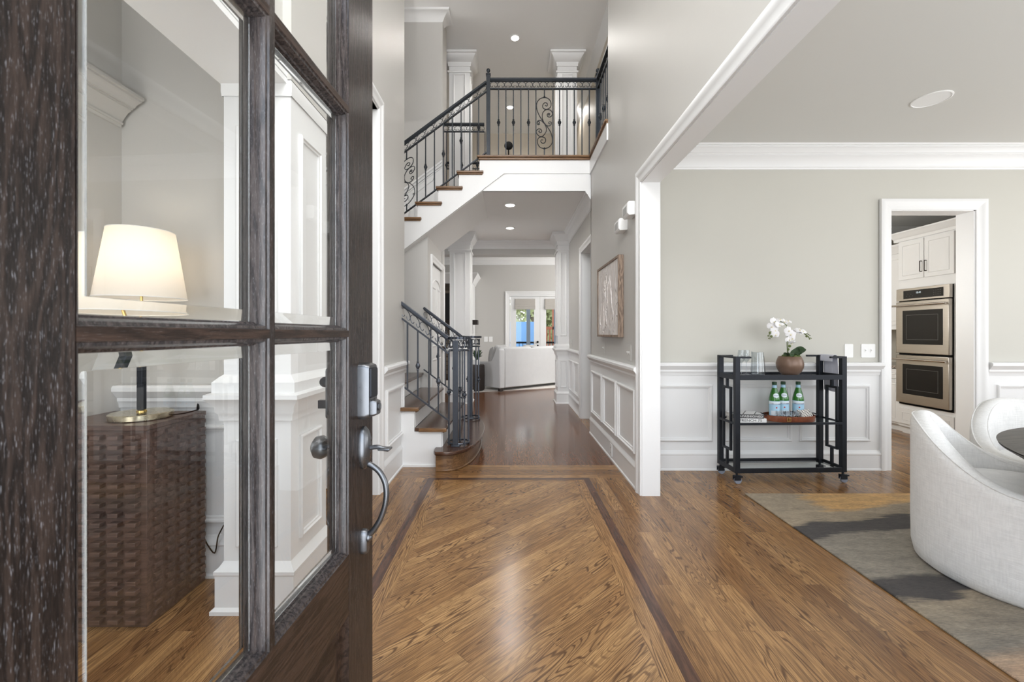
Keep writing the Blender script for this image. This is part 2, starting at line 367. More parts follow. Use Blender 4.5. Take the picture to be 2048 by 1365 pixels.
# ---- floor: one object, one material per laid field
fm = MB(); zt = 0
def rect(x0, x1, y0, y1, mi, z=0): fm.mi = mi; fm.add([(x0,y0,z),(x1,y0,z),(x1,y1,z),(x0,y1,z)], [(0,1,2,3)])
a0, a1, a2, a3 = -.632, -.582, .565, .615; ye = 3.262; yi = 3.302
rect(-2.2, a0, -.6, yi, 0); rect(a3, 6.2, -.6, yi, 0); rect(XR, 6.2, yi, 6.4, 0); rect(-2.2, XL, yi, 3.6, 0)
rect(a0, a1, -.6, ye, 1); rect(a2, a3, -.6, ye, 1); rect(a0, a3, ye, yi, 2)
rect(a1, a1+.075, -.6, ye, 3); rect(a2-.075, a2, -.6, ye, 3); rect(a1+.075, a2-.075, ye-.06, ye, 5)
rect(a1+.075, a2-.075, -.6, ye-.06, 4)
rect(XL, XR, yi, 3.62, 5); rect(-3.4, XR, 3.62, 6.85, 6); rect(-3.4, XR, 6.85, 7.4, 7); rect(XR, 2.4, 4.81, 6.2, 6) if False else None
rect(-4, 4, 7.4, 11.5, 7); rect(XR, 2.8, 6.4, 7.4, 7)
fm.mi = 8; fm.box(-4, 6.4, -.6, 11.5, -.12, -.002)
fl = fm.build('floor', None, mats=[M_floorY, M_inlay, M_inlayX, M_floorB, M_floorD, M_floorX, M_floorHall, M_floorHX, M_dark])
tag(fl, 'stained oak floor with dark inlay border around diagonal boards', 'floor', None, 'structure')
# ---- walls
def wall(name, boxes, mat, label):
    m = MB()
    for b in boxes: m.box(*b)
    return struct(name, m, mat, label, 'wall')
wall('wall_foyer_right', [(XR, 1.03, 2.95, 3.97, 0, ZU), (XR, 1.03, 3.97, Y1, 0, 3.10), (XR, 1.03, -.3, 2.95, HD+.055, ZU), (XR, 1.03, Y1-.02, Y1, 0, 3.10)], M_greige, 'tall greige foyer wall above the wide dining opening')
wall('wall_foyer_left', [(XL-.12, XL, 2.97, 3.70, 0, ZU), (XL-.12, XL, 2.05, 2.97, 2.68, ZU), (-1.16, -.885, 1.72, 2.05, HD+.02, ZU), (-1.16, XL, .25, 1.72, HD+.02, ZU), (-1.16, XL, -.3, .25, 0, ZU)], M_greige, 'tall greige foyer wall beside the open front door')
wall('wall_hall_right', [(.945, 1.07, Y1, 4.90, 0, ZC), (.945, 1.07, 5.62, 7.15, 0, ZC), (.945, 1.07, 4.90, 5.62, 2.19, ZC)], M_greige, 'hall wall with cased doorway past the painting')
wall('wall_hall_left', [(-1.07, -.955, 4.93, 5.18, 0, 2.60), (-1.07, -.955, 6.02, 6.2, 0, 2.7), (-1.07, -.955, 5.18, 6.02, 2.0, 2.7), (-3.4, -1.07, 4.93, 5.0, 0, 2.35)], M_grey, 'wall under the stairs holding the closet door')
wall('wall_stair_back', [(-3.4, -.94, Y2, 6.05, 1.0, ZU), (-1.05, -.94, 6.05, 6.3, FZ, ZU), (-3.4, -3.3, 3.6, Y2, 0, ZU), (-3.4, XL-.12, 3.58, 3.70, 0, ZU)], M_grey, 'tall grey wall behind the upper stair flight')
wall('wall_dining_back', [(1.03, 3.117, 3.5, 3.61, 0, 2.66), (3.81, 6.2, 3.5, 3.61, 0, 2.66), (3.117, 3.81, 3.5, 3.61, HD+.01, 2.66)], M_sage, 'sage grey dining wall with white wainscot and kitchen doorway')
wall('wall_dining_right', [(6.0, 6.1, -.3, 3.5, 0, .5), (6.0, 6.1, -.3, 3.5, 2.4, 2.66), (6.0, 6.1, -.3, .6, .5, 2.4), (6.0, 6.1, 3.0, 3.5, .5, 2.4)], M_sage, 'sage dining wall on the far right')
wall('wall_front', [(1.03, 1.4, -.3, -.2, 0, 2.66), (5.2, 6.1, -.3, -.2, 0, 2.66), (1.4, 5.2, -.3, -.2, 0, .4), (1.4, 5.2, -.3, -.2, 2.4, 2.66), (.62, 1.03, -.3, -.2, 0, ZU), (-.93, -.45, -.3, -.2, 0, ZU), (-.45, .62, -.3, -.2, 2.2, 2.7), (-.45, .62, -.3, -.2, 5.1, ZU), (-2.3, -1.9, -.3, -.2, 0, 2.7), (-1.9, -.93, -.3, -.2, 2.4, 2.7), (-1.9, -.93, -.3, -.2, 0, .5)], M_greige, 'front wall behind the viewer')
wall('wall_study', [(-2.3, -1.16, 1.97, 2.05, 0, 2.7), (-1.92, -1.80, -.2, 1.97, 0, 2.7)], M_greige, 'warm greige study corner behind the table lamp')
wall('wall_vestibule', [(-2.0, -1.75, 3.06, 3.12, 0, 2.7), (-1.05, -.94, 3.06, 3.12, 0, 2.7), (-1.75, -1.05, 3.06, 3.12, 2.19, 2.7), (-2.05, -1.95, 2.05, 3.12, 0, 2.7)], M_greige, 'small vestibule wall seen through the door glass')
wall('wall_kitchen', [(2.0, 6.2, 6.1, 6.2, 0, 2.66), (6.0, 6.1, 3.6, 6.1, 0, 2.66), (1.6, 1.7, 3.6, 6.2, 0, 2.66)], paint('kitchen_wall_paint', (.50, .46, .38), .6, .1), 'tan kitchen wall behind the cabinets')
wall('wall_great_room', [(-4, -.06, 11.3, 11.42, 0, 3.2), (1.66, 4, 11.3, 11.42, 0, 3.2), (-.06, 1.66, 11.3, 11.42, 2.17, 3.2), (-4.1, -4, 7.4, 11.4, 0, 3.2), (4, 4.1, 7.4, 11.4, 0, 3.2), (-4, -2.6, 7.3, 7.4, 0, 3.2), (2.6, 4, 7.3, 7.4, 0, 3.2)], M_grey, 'grey great room wall around the glazed double doors')
wall('wall_upstairs', [(-4, 4, 9.5, 9.62, 3.2, ZU), (1.42, 1.54, 3.6, 9.5, FZ, ZU), (-4, -3.9, 5.9, 9.5, FZ, ZU)], paint('upstairs_wall_paint', (.62, .56, .47), .55, .1), 'beige upstairs wall beyond the balcony railing')
wall('wall_landing_header', [(-4, 4, 7.45, 7.72, 2.51, 2.78)], M_grey, 'dropped beam between the hall and the great room')
# ---- ceilings
def ceil(name, boxes, mat, label):
    m = MB()
    for b in boxes: m.box(*b)
    return struct(name, m, mat, label, 'ceiling')
ceil('ceiling', [(-4, 1.6, -.3, 9.6, ZU, ZU+.1)], M_ceil, 'high grey white ceiling over the foyer and upper hall')
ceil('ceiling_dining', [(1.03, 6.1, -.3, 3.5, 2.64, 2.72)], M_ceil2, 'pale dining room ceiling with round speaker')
ceil('ceiling_kitchen', [(1.6, 6.1, 3.61, 6.2, 2.64, 2.72)], M_ceil, 'kitchen ceiling above the oven tower')
ceil('ceiling_hall', [(-.312, .96, Y1+.02, Y2, ZC, FZ-.03), (-4, .96, Y2, 7.72, ZC, FZ-.03), (.94, 1.54, 3.98, 7.72, ZC, FZ-.03)], M_ceil, 'hall ceiling under the bridge')
ceil('ceiling_great_room', [(-4, 4, 7.72, 11.5, 3.15, 3.2)], M_ceil, 'great room ceiling beyond the beam')
ceil('ceiling_study', [(-2.3, -1.16, -.3, 3.1, 2.68, 2.74), (-1.16, XL-.121, 2.06, 3.1, 2.68, 2.74)], M_ceil, 'study ceiling')
# upper hall floor finish
m = MB(); m.box(-.30, 1.40, Y1+.02, Y2, FZ-.03, FZ-.004); m.box(-4, 1.40, Y2, 7.7, FZ-.03, FZ-.004); struct('floor_upstairs', m, M_floorHX, 'upper hall wood floor', 'floor')

# ---- mouldings
CROWN = [(0, 0), (.010, 0), (.014, .014), (.020, .014), (.022, .024), (.016, .027), (.026, .05), (.045, .082), (.058, .092), (.058, .098), (.066, .098), (.066, .106), (.074, .108), (.084, .124), (.102, .138), (.108, .138), (.108, .148), (.118, .150), (.118, .165), (0, .165)]
BASE = [(0, 0), (.022, 0), (.022, .012), (.015, .02), (.015, .145), (.019, .150), (.019, .162), (.010, .175), (.004, .19), (0, .19)]
RAIL = [(0, 0), (.008, 0), (.010, .02), (.018, .03), (.018, .045), (.028, .055), (.040, .072), (.046, .078), (.046, .095), (.038, .105), (0, .105)]
CASE = [(0, 0), (.0, .012), (.008, .016), (.03, .014), (.045, .018), (.055, .024), (.072, .026), (.085, .022), (.085, 0)]  # (across, out)
PANEL = [(0, 0), (0, .012), (.006, .018), (.014, .018), (.02, .010), (.028, .008), (.030, 0)]
def sc(p, k, kz=None): return [(a*k, b*(kz or k)) for a, b in p]
X_, Y_, Z_ = (1,0,0), (0,1,0), (0,0,1); NX, NY = (-1,0,0), (0,-1,0)
tn = [0]
def trim(mb, label, cat='trim', mat=None, bevel=0):
    tn[0] += 1; return struct('trim_%d' % tn[0], mb, mat or M_trim, label, cat, bevel=bevel)
def base(side, mb, label): return struct('baseboard_'+side, mb, M_trim, label, 'baseboard')
RZ = .78
# foyer right wainscot
WY = sc(BASE, 1)
base('foyer_right', MB().sweep(BASE, (XR, 2.99, 0), (XR, 4.80, 0), NX), 'white baseboard under the painting wall')
trim(MB().sweep(RAIL, (XR, 2.99, RZ), (XR, 4.80, RZ), NX), 'white chair rail under the painting wall')
m = MB(); m.box(XR-.004, XR, 2.99, 4.80, .19, RZ)
for a, b in ((3.07, 3.56), (3.62, 4.12), (4.18, 4.70)): m.frame((XR-.004, 0, 0), Y_, Z_, NX, a, b, .25, .715, sc(PANEL, 1.1))
trim(m, 'row of three white wainscot panels below the painting', 'wainscot')
# foyer left wainscot
base('foyer_left', MB().sweep(BASE, (XL, 3.06, 0), (XL, 3.70, 0), X_), 'white baseboard left of the stairs')
trim(MB().sweep(RAIL, (XL, 3.04, RZ), (XL, 3.715, RZ), X_), 'white chair rail left of the stairs')
m = MB(); m.box(XL, XL+.004, 3.04, 3.70, .19, RZ); m.frame((XL+.004, 0, 0), Y_, Z_, X_, 3.12, 3.62, .27, .70, sc(PANEL, 1.1))
trim(m, 'single white wainscot panel left of the stairs', 'wainscot')
# dining wainscot
m = MB(); m.box(1.03, 3.047, 3.494, 3.5, 0, RZ); m.box(3.92, 6, 3.494, 3.5, 0, RZ)
for a, b in ((1.10, 1.66), (1.76, 2.31), (2.376, 2.955), (4.0, 4.6), (4.7, 5.3)): m.frame((0, 3.494, 0), X_, Z_, NY, a, b, .237, .70, PANEL)
trim(m, 'white wainscot panels on the dining wall behind the bar cart', 'wainscot')
m = MB(); m.sweep(RAIL, (1.03, 3.494, RZ), (3.047, 3.494, RZ), NY); m.sweep(RAIL, (3.92, 3.494, RZ), (6, 3.494, RZ), NY); trim(m, 'white chair rail along the dining wall')
B2 = sc(BASE, 1, .85); m = MB(); m.sweep(B2, (1.03, 3.494, 0), (3.047, 3.494, 0), NY); m.sweep(B2, (3.92, 3.494, 0), (6, 3.494, 0), NY); base('dining', m, 'white baseboard along the dining wall')
# crowns
def crown(p0, p1, out, zc, k=1.0, kz=None):
    h = .165*(kz or k); return MB().sweep(sc(CROWN, k, kz or k), (*p0, zc-h), (*p1, zc-h), out)
trim(crown((1.03, 3.5), (6, 3.5), NY, 2.64, 1.05, 1.03), 'white crown moulding at the dining ceiling', 'crown moulding')
trim(crown((1.03, -.2), (1.03, 3.5), X_, 2.64, 1.0), 'crown moulding above the dining side of the opening', 'crown moulding')
trim(crown((.945, Y1+.002), (.945, 7.4), NX, ZC, .75, 1.1), 'crown moulding along the hall ceiling on the right', 'crown moulding')
trim(crown((-4, 7.45), (4, 7.45), NY, ZC, .8, .8), 'crown moulding on the beam before the great room', 'crown moulding')
trim(crown((-4, 11.3), (4, 11.3), NY, 3.15, 1.3, 1.2), 'crown moulding at the great room back wall', 'crown moulding')
trim(MB().rectring(-3.3, -.94, Y2, 6.05, [(0, ZU-.13), (.01, ZU-.12), (.03, ZU-.08), (.08, ZU-.03), (.10, ZU-.025), (.11, ZU)]), 'crown moulding wrapping the wall end above the stairs', 'crown moulding')
trim(crown((1.7, 6.1), (6, 6.1), NY, 2.64, .8), 'crown moulding at the kitchen ceiling', 'crown moulding')
trim(MB().sweep(sc(CROWN, 1.0, .8), (-1.80, .4, 2.07), (-1.80, 1.955, 2.07), X_), 'greige cornice on the study side wall above the lamp', 'cornice', M_greige)
trim(crown((-1.9, 3.06), (-.94, 3.06), NY, 2.68, .5, .5), 'small crown moulding in the vestibule', 'crown moulding')
# cased opening foyer / dining
m = MB(); m.box(XR-.004, 1.036, 2.93, 2.952, 0, HD+.055); m.box(XR-.004, 1.036, -.2, 2.95, HD+.035, HD+.056)
trim(m, 'white jamb lining of the wide dining opening', 'jamb')
def casing(o, u, nrm, u0, u1, z1, k=1.0, legs=(1, 1), z0=0.0):
    """door casing on wall plane: legs at u0,u1 and a mitred head at z1"""
    o, u, nrm = Vector(o), Vector(u), Vector(nrm); mb = MB(); n = len(CASE); z = Vector(Z_)
    path = [(u0, z0, -1, 0), (u0, z1, -1, 1), (u1, z1, 1, 1), (u1, z0, 1, 0)]
    vs = []
    for a, b, da, db in path:
        for w, h in CASE: vs.append(o+u*(a+da*w*k)+z*(b+db*w*k)+nrm*h*k)
    for i in range(3):
        if i == 0 and not legs[0]: continue
        if i == 2 and not legs[1]: continue
        sub = vs[i*n:(i+2)*n]; mb.add(sub, [(j, j+1, n+j+1, n+j) for j in range(n-1)]+[tuple(range(n)), tuple(range(n, 2*n))])
    return mb
trim(casing((XR-.004, 0, 0), Y_, NX, -.2, 2.935, HD+.04, 1.0), 'white casing around the wide dining opening', 'casing')
trim(casing((0, 3.494, 0), X_, NY, 3.125, 3.82, HD+.005, 1.05), 'white casing around the kitchen doorway', 'casing')
m = MB(); m.box(3.105, 3.127, 3.49, 3.63, 0, HD+.012); m.box(3.808, 3.83, 3.49, 3.63, 0, HD+.012); m.box(3.105, 3.83, 3.49, 3.63, HD, HD+.02); trim(m, 'white jamb lining of the kitchen doorway', 'jamb')
trim(casing((.943, 0, 0), Y_, NX, 4.90, 5.60, 2.18, .95), 'white casing around the hall doorway past the painting', 'casing')
m = MB(); m.box(.94, 1.08, 5.60, 5.63, 0, 2.2); m.box(.94, 1.08, 4.88, 4.90, 0, 2.2); m.box(.94, 1.08, 4.9, 5.6, 2.18, 2.2); trim(m, 'white jamb lining of the hall doorway', 'jamb')
base('hall_right', MB().sweep(sc(BASE, .8, 1), (.945, 5.70, 0), (.945, 6.8, 0), NX), 'white baseboard between hall doorway and column')
trim(MB().sweep(sc(RAIL, .8, 1), (.945, 5.70, RZ), (.945, 6.8, RZ), NX), 'white chair rail between hall doorway and column')
m = MB(); m.box(.941, .945, 5.70, 6.8, .19, RZ)
for a, b in ((5.76, 6.2), (6.27, 6.7)): m.frame((.941, 0, 0), Y_, Z_, NX, a, b, .25, .715, sc(PANEL, 1.1))
trim(m, 'pair of white wainscot panels between hall doorway and column', 'wainscot')
# left opening casing (to vestibule)
m = MB(); m.box(XL-.13, XL+.004, 2.95, 2.972, 0, 2.70); m.box(XL-.13, XL+.004, 2.05, 2.97, 2.68, 2.70); trim(m, 'white jamb lining of the vestibule opening', 'jamb')
trim(casing((XL+.003, 0, 0), Y_, X_, 2.05, 2.955, 2.69, .9, (0, 1)), 'white casing of the tall vestibule opening', 'casing')
# study side header and pier
m = MB(); m.box(-1.17, -.90, .25, 1.72, HD, HD+.022)
for i in range(3): m.sweep([(0, 0), (.018, 0), (.018, .02), (0, .03)], (-.92, .25, HD+.03+i*.05), (-.92, 1.72, HD+.03+i*.05), X_)
trim(m, 'white header lining above the study opening')
m = MB(); m.box(-1.18, -.885, .1, .25, 0, HD); trim(m, 'near white pier of the study opening', 'pier')
# study wainscot
m = MB(); m.box(-1.8, -1.16, 1.964, 1.97, 0, RZ); m.frame((0, 1.964, 0), X_, Z_, NY, -1.75, -1.22, .25, .70, PANEL); trim(m, 'white wainscot behind the woven cabinet', 'wainscot')
trim(MB().sweep(RAIL, (-1.8, 1.964, RZ), (-1.16, 1.964, RZ), NY), 'white chair rail behind the table lamp')
base('study', MB().sweep(BASE, (-1.8, 1.964, 0), (-1.16, 1.964, 0), NY), 'white baseboard behind the woven cabinet')
# stair wall sloped wainscot
SL = .742
zt_ = lambda x: 3.52+(x+.956)*SL
m = MB(); m.prism([(-3.2, zt_(-3.2)-1.2), (-.942, zt_(-.942)-1.2), (-.942, zt_(-.942)), (-3.2, zt_(-3.2))], (0, Y2, 0), X_, Z_, NY, .012)
for d, h, t in ((0, .03, .045), (.03, .04, .03), (.075, .02, .02), (.6, .02, .02)):
    m.prism([(-3.2, zt_(-3.2)-d-h), (-.941, zt_(-.941)-d-h), (-.941, zt_(-.941)-d), (-3.2, zt_(-3.2)-d)], (0, Y2, 0), X_, Z_, NY, t)
for k in range(6):
    x1 = -1.05-k*.36; x0 = x1-.30
    for (xa, xb) in ((x0, x0+.02), (x1-.02, x1)): m.prism([(xa, zt_(xa)-.6), (xb, zt_(xb)-.6), (xb, zt_(xb)-.16), (xa, zt_(xa)-.16)], (0, Y2, 0), X_, Z_, NY, .022)
    m.prism([(x0, zt_(x0)-.18), (x1, zt_(x1)-.18), (x1, zt_(x1)-.16), (x0, zt_(x0)-.16)], (0, Y2, 0), X_, Z_, NY, .022)
trim(m, 'sloping white wainscot on the wall beside the upper flight', 'wainscot')
# lower stair wall skirt
m = MB(); m.prism([(-2.2, 1.0), (-.955, .09), (-.955, .30), (-1.2, .50), (-2.2, 1.25)], (0, 4.93, 0), X_, Z_, NY, .015); trim(m, 'white skirt board along the lower flight', 'skirt board')
# upper right wall trim / bridge fascia is part of the staircase
trim(MB().rectring(1.42, 1.54, 3.6, 9.5, [(0, ZU-.14), (.02, ZU-.12), (.09, ZU-.03), (.1, ZU)]), 'crown moulding on the upstairs right wall', 'crown moulding')

# ---- columns
def column(x0, x1, y0, y1, zb, zt, ped, label, faces, capk=1.0, zcap=.20, pier=False):
    r = thing('column', label, 'column', ((x0+x1)/2, (y0+y1)/2, zb), 0, 'white panelled square columns')
    m = MB(); m.box(x0, x1, y0, y1, zb, zt)
    e = .012
    for f in faces:
        if f == 'S': o, u, n, a, b = (0, y0, 0), X_, NY, x0, x1
        if f == 'E': o, u, n, a, b = (x1, 0, 0), Y_, X_, y0, y1
        if f == 'W': o, u, n, a, b = (x0, 0, 0), Y_, NX, y0, y1
        w = b-a; i = w*.2
        if ped:
            m.frame(o, u, Z_, n, a+i, b-i, zb+.26, zb+ped-.19, sc(PANEL, .8))
            m.frame(o, u, Z_, n, a+i, b-i, zb+ped+.20, zt-zcap-.12, sc(PANEL, .8))
        else: m.frame(o, u, Z_, n, a+i, b-i, zb+.3, zt-zcap-.12, sc(PANEL, .8))
    m.build('shaft', M_trim, r)
    m = MB().rectring(x0, x1, y0, y1, [(.0, zb), (.035, zb), (.035, zb+.015), (.022, zb+.025), (.022, zb+.15), (.026, zb+.155), (.026, zb+.168), (.012, zb+.18), (0, zb+.20)]); m.build('plinth', M_trim, r)
    c = capk
    m = MB().rectring(x0, x1, y0, y1, [(0, zt-zcap), (.012*c, zt-zcap), (.012*c, zt-zcap+.03), (.02*c, zt-zcap+.06), (.03*c, zt-zcap+.065), (.075*c, zt-.05), (.08*c, zt-.04), (.095*c, zt-.035), (.095*c, zt)]); m.build('capital', M_trim, r)
    if pier: m = MB().rectring(x0, x1, y0, y1, [(0, 1.03), (.012, 1.035), (.012, 1.17), (.018, 1.18), (.012, 1.19), (.006, 1.20), (0, 1.21)])
    else: m = MB().rectring(x0, x1, y0, y1, [(0, zt-zcap-.10), (.018, zt-zcap-.10), (.024, zt-zcap-.085), (.018, zt-zcap-.07), (0, zt-zcap-.07)]); m.build('necking', M_trim, r)
    if ped: m = MB().rectring(x0, x1, y0, y1, [(0, zb+ped-.115), (.012, zb+ped-.115), (.014, zb+ped-.09), (.022, zb+ped-.08), (.024, zb+ped-.06), (.045, zb+ped-.03), (.05, zb+ped-.025), (.05, zb+ped-.008), (.03, zb+ped), (.03, zb+ped+.04), (.012, zb+ped+.06), (0, zb+ped+.07)]); m.build('chair_rail', M_trim, r)
    return r
column(-.965, -.64, 6.8, 7.15, 0, ZC-.002, .885, 'white square column on the left of the hall beyond the stairs', 'SE')
column(.765, .944, 6.8, 7.15, 0, ZC-.002, .885, 'white square half column at the right end of the hall', 'SW')
column(-.975, -.64, 6.8, 7.12, FZ, ZU-.002, 0, 'white upstairs column left of the bridge newel post', 'SE', 1.2)
column(.76, 1.07, 6.8, 7.12, FZ, ZU-.002, 0, 'white upstairs column behind the bridge railing on the right', 'SW', 1.3)
column(-1.158, -.887, 1.72, 2.048, 0, HD, .885, 'broad white panelled pier seen through the door glass', 'SE', .08, .05, True)

# ================================================================== STAIRCASE
RUN = .2335; RIS = .1745
st = thing('staircase', 'short lower stair flight with bowed stained oak starting step', 'staircase', (-.55, 3.6, 0), kind='structure')
LR = [.165, .327, .499, .672, .845, 1.02, 1.19]
# bullnose first step
def bow(off, y0=3.415, y1=4.98):
    pts = [(-.628-off, 3.60), (-.630-off, 3.52), (-.622-off, 3.46-off), (-.605, 3.425-off)]
    for i in range(1, 25):
        t = i/24; a = PI*t
        pts.append((-.60+off*.3+(.345+off)*math.sin(a)**.62, (y0+y1)/2-((y1-y0)/2+off)*math.cos(a)))
    return pts
body = MB(); p = [(x, y) for x, y in bow(-.035)]+[(-.78, 4.90), (-.78, 3.62)]
body.prism(p, (0,0,0), X_, Y_, Z_, LR[0]-.03); body.build('starting_step_riser', M_treadx, st)
m = MB(); q = [(x, y) for x, y in bow(-.022)]+[(-.78, 4.90), (-.78, 3.62)]; m.prism(q, (0,0,0), X_, Y_, Z_, .018); m.build('shoe_moulding', M_treadx, st, bevel=.006)
m = MB(); q = bow(0)+[(-.80, 4.88), (-.80, 3.60)]; m.prism(q, (0,0,LR[0]-.03), X_, Y_, Z_, .03); m.build('starting_tread', M_tread, st, bevel=.008)
noseX = [-.60, -.535, -.767, -.999, -1.231, -1.463]
for k in range(1, 6):
    nx = noseX[k]; z = LR[k]; ya = 3.565 if nx > -.8 else 3.70
    m = MB(); m.box(nx-RUN-.03, nx, ya, 4.92, z-.028, z); m.build('tread', M_tread, st, bevel=.006)
    if ya < 3.6:
        m = MB(); m.box(nx-RUN+.004, nx+.004, 3.548, 3.575, z-.03, z+.002); m.build('tread_nosing', M_treadx, st, bevel=.006)
    m = MB(); m.box(nx-.05, nx-.035, 3.6, 4.92, LR[k-1], z-.028); m.build('riser', M_trim, st)
    m = MB(); m.box(nx-.035, nx-.022, 3.6, 4.92, z-.045, z-.028); m.build('cove', M_treadx, st)
# closed white side under the lower flight
m = MB(); m.prism([(-.575, 0), (-.575, LR[1]-.03), (-.805, LR[1]-.03), (-.805, LR[2]-.03), (-.925, LR[2]-.03), (-.925, 0)], (0, 3.575, 0), X_, Z_, Y_, .03)
m.prism([(-.56, 0), (-.56, .018), (-.925, .018), (-.925, 0)], (0, 3.565, 0), X_, Z_, Y_, .01); m.build('lower_stringer', M_trim, st)
# mid landing
st = thing('staircase', 'upper stair flight with white stepped stringer and oak treads', 'staircase', (-1.4, Y1, 1.5), kind='structure')
m = MB(); m.box(-3.28, -2.0, 3.72, Y2-.02, 1.5, 1.54); m.build('landing', M_tread, st)
# upper flight
NT = 9; lx = -.365
def nz(k): return FZ-RIS*k
def nxk(k): return lx-RUN*k   # nosing (left edge) of tread k below the landing
pol = []
x = lx+.03
pol.append((x, FZ-.03))
for k in range(1, NT+1):
    xr = nxk(k-1)+.02
    pol.append((xr, FZ-.03 if k == 1 else nz(k-1)-.03)); pol.append((xr, nz(k)-.03))
xl = nxk(NT)+.02; pol.append((xl, nz(NT)-.03)); pol.append((xl, nz(NT)-.25))
bl = lambda x_: 2.744+(x_+.311)*.755
pol = [(a, b) for a, b in pol]; pol[-1] = (xl, bl(xl))
poly = pol+[(-.068, 2.936), (-.068, FZ-.03)]
m = MB(); m.prism(poly, (0, Y1, 0), X_, Z_, Y_, .03); m.build('upper_stringer', M_trim, st)
m = MB(); m.prism([(xl, bl(xl)), (-.311, 2.744), (-.311, 2.79), (xl, bl(xl)+.05)], (0, Y1+.03, 0), X_, Z_, Y_, Y2-Y1-.04); m.build('sloped_soffit', M_ceil, st)
m = MB(); m.prism([(xl, bl(xl)), (-.30, bl(-.30)), (-.30, bl(-.30)+.018), (xl, bl(xl)+.018)], (0, Y1-.008, 0), X_, Z_, Y_, .01); m.build('stringer_bead', M_trim, st)
for k in range(1, NT+1):
    x0 = nxk(k); x1 = nxk(k-1)+.02; z = nz(k)
    m = MB(); m.box(x0, x1+.02, Y1+.02, Y2-.02, z-.03, z); m.build('tread', M_tread, st, bevel=.006)
    m = MB(); m.box(x0-.004, x1+.045, Y1-.035, Y1+.02, z-.022, z+.002); m.box(x0+.006, x1+.035, Y1-.022, Y1+.018, z-.036, z-.022); m.build('tread_nosing', M_treadx, st, bevel=.005)
    m = MB(); m.box(x1, x1+.015, Y1+.025, Y2-.02, z, z+RIS-.03); m.build('riser', M_trim, st)
# bridge nosing and right return
st = thing('bridge', 'upstairs bridge edge with stained oak nosing over white fascia', 'bridge', (.3, Y1, 2.74), kind='structure')
m = MB(); m.prism([(-.038, 2.936), (-.311, 2.74), (.93, 2.74), (.93, 2.936)], (0, Y1+.012, 0), X_, Z_, Y_, .02); m.build('lower_fascia', M_trim, st)
m = MB(); m.box(-.068, .93, Y1, Y1+.03, 2.936, FZ-.03); m.build('fascia', M_trim, st)
m = MB(); m.box(lx-.005, .955, Y1-.04, Y1+.03, FZ-.022, FZ+.002); m.box(lx+.01, .94, Y1-.024, Y1+.03, FZ-.045, FZ-.022); m.build('bridge_nosing', M_treadx, st, bevel=.006)
m = MB(); m.box(.885, .955, 3.97, Y1-.04, FZ-.022, FZ+.002); m.box(.9, 1.0, 3.97, Y1, FZ-.045, FZ-.022); m.box(.9, 1.42, 3.975, Y1+.03, FZ-.022, FZ-.002); m.build('balcony_nosing', M_treadx, st, bevel=.006)
m = MB(); m.box(.902, .915, 3.965, Y1, 2.93, FZ-.045); m.build('balcony_fascia', M_trim, st)

# ================================================================== RAILINGS
MOTIF = [(-.10,.42),(-.13,.30),(-.22,.20),(-.34,.26),(-.44,.45),(-.40,.72),(-.24,.93),(0,1),(.24,.93),(.40,.72),(.44,.45),(.34,.26),(.22,.20),(.13,.30),(.10,.42)]
BIG = [
 [(935,475),(960,490),(970,460),(935,438),(898,480),(915,525),(965,535),(1015,500),(1018,430),(980,380),(925,365),(860,385),(815,450),(818,540),(860,640),(920,730),(975,800),(1020,880),(1040,960),(1035,1030),(990,1085),(925,1105),(860,1085),(825,1020),(835,960),(880,935),(930,950),(945,990),(925,1025),(890,1025),(872,1000),(885,978),(905,985)],
 [(975,605),(995,620),(1003,603),(985,592),(965,615),(980,645),(1015,645),(1040,610),(1030,565),(990,540),(940,545),(900,590),(893,650),(905,700),(930,750),(955,810),(945,870),(900,925),(850,925),(812,880),(815,840),(850,818),(885,840),(880,870),(855,872),(845,852),(862,850)],
 [(835,745),(852,737),(852,720),(835,715),(820,735),(835,760),(858,750)],
 [(820,735),(828,705),(855,696),(885,705),(920,740),(945,765),(990,778),(1022,755),(1024,725),(1000,715),(985,735),(1003,748)]]
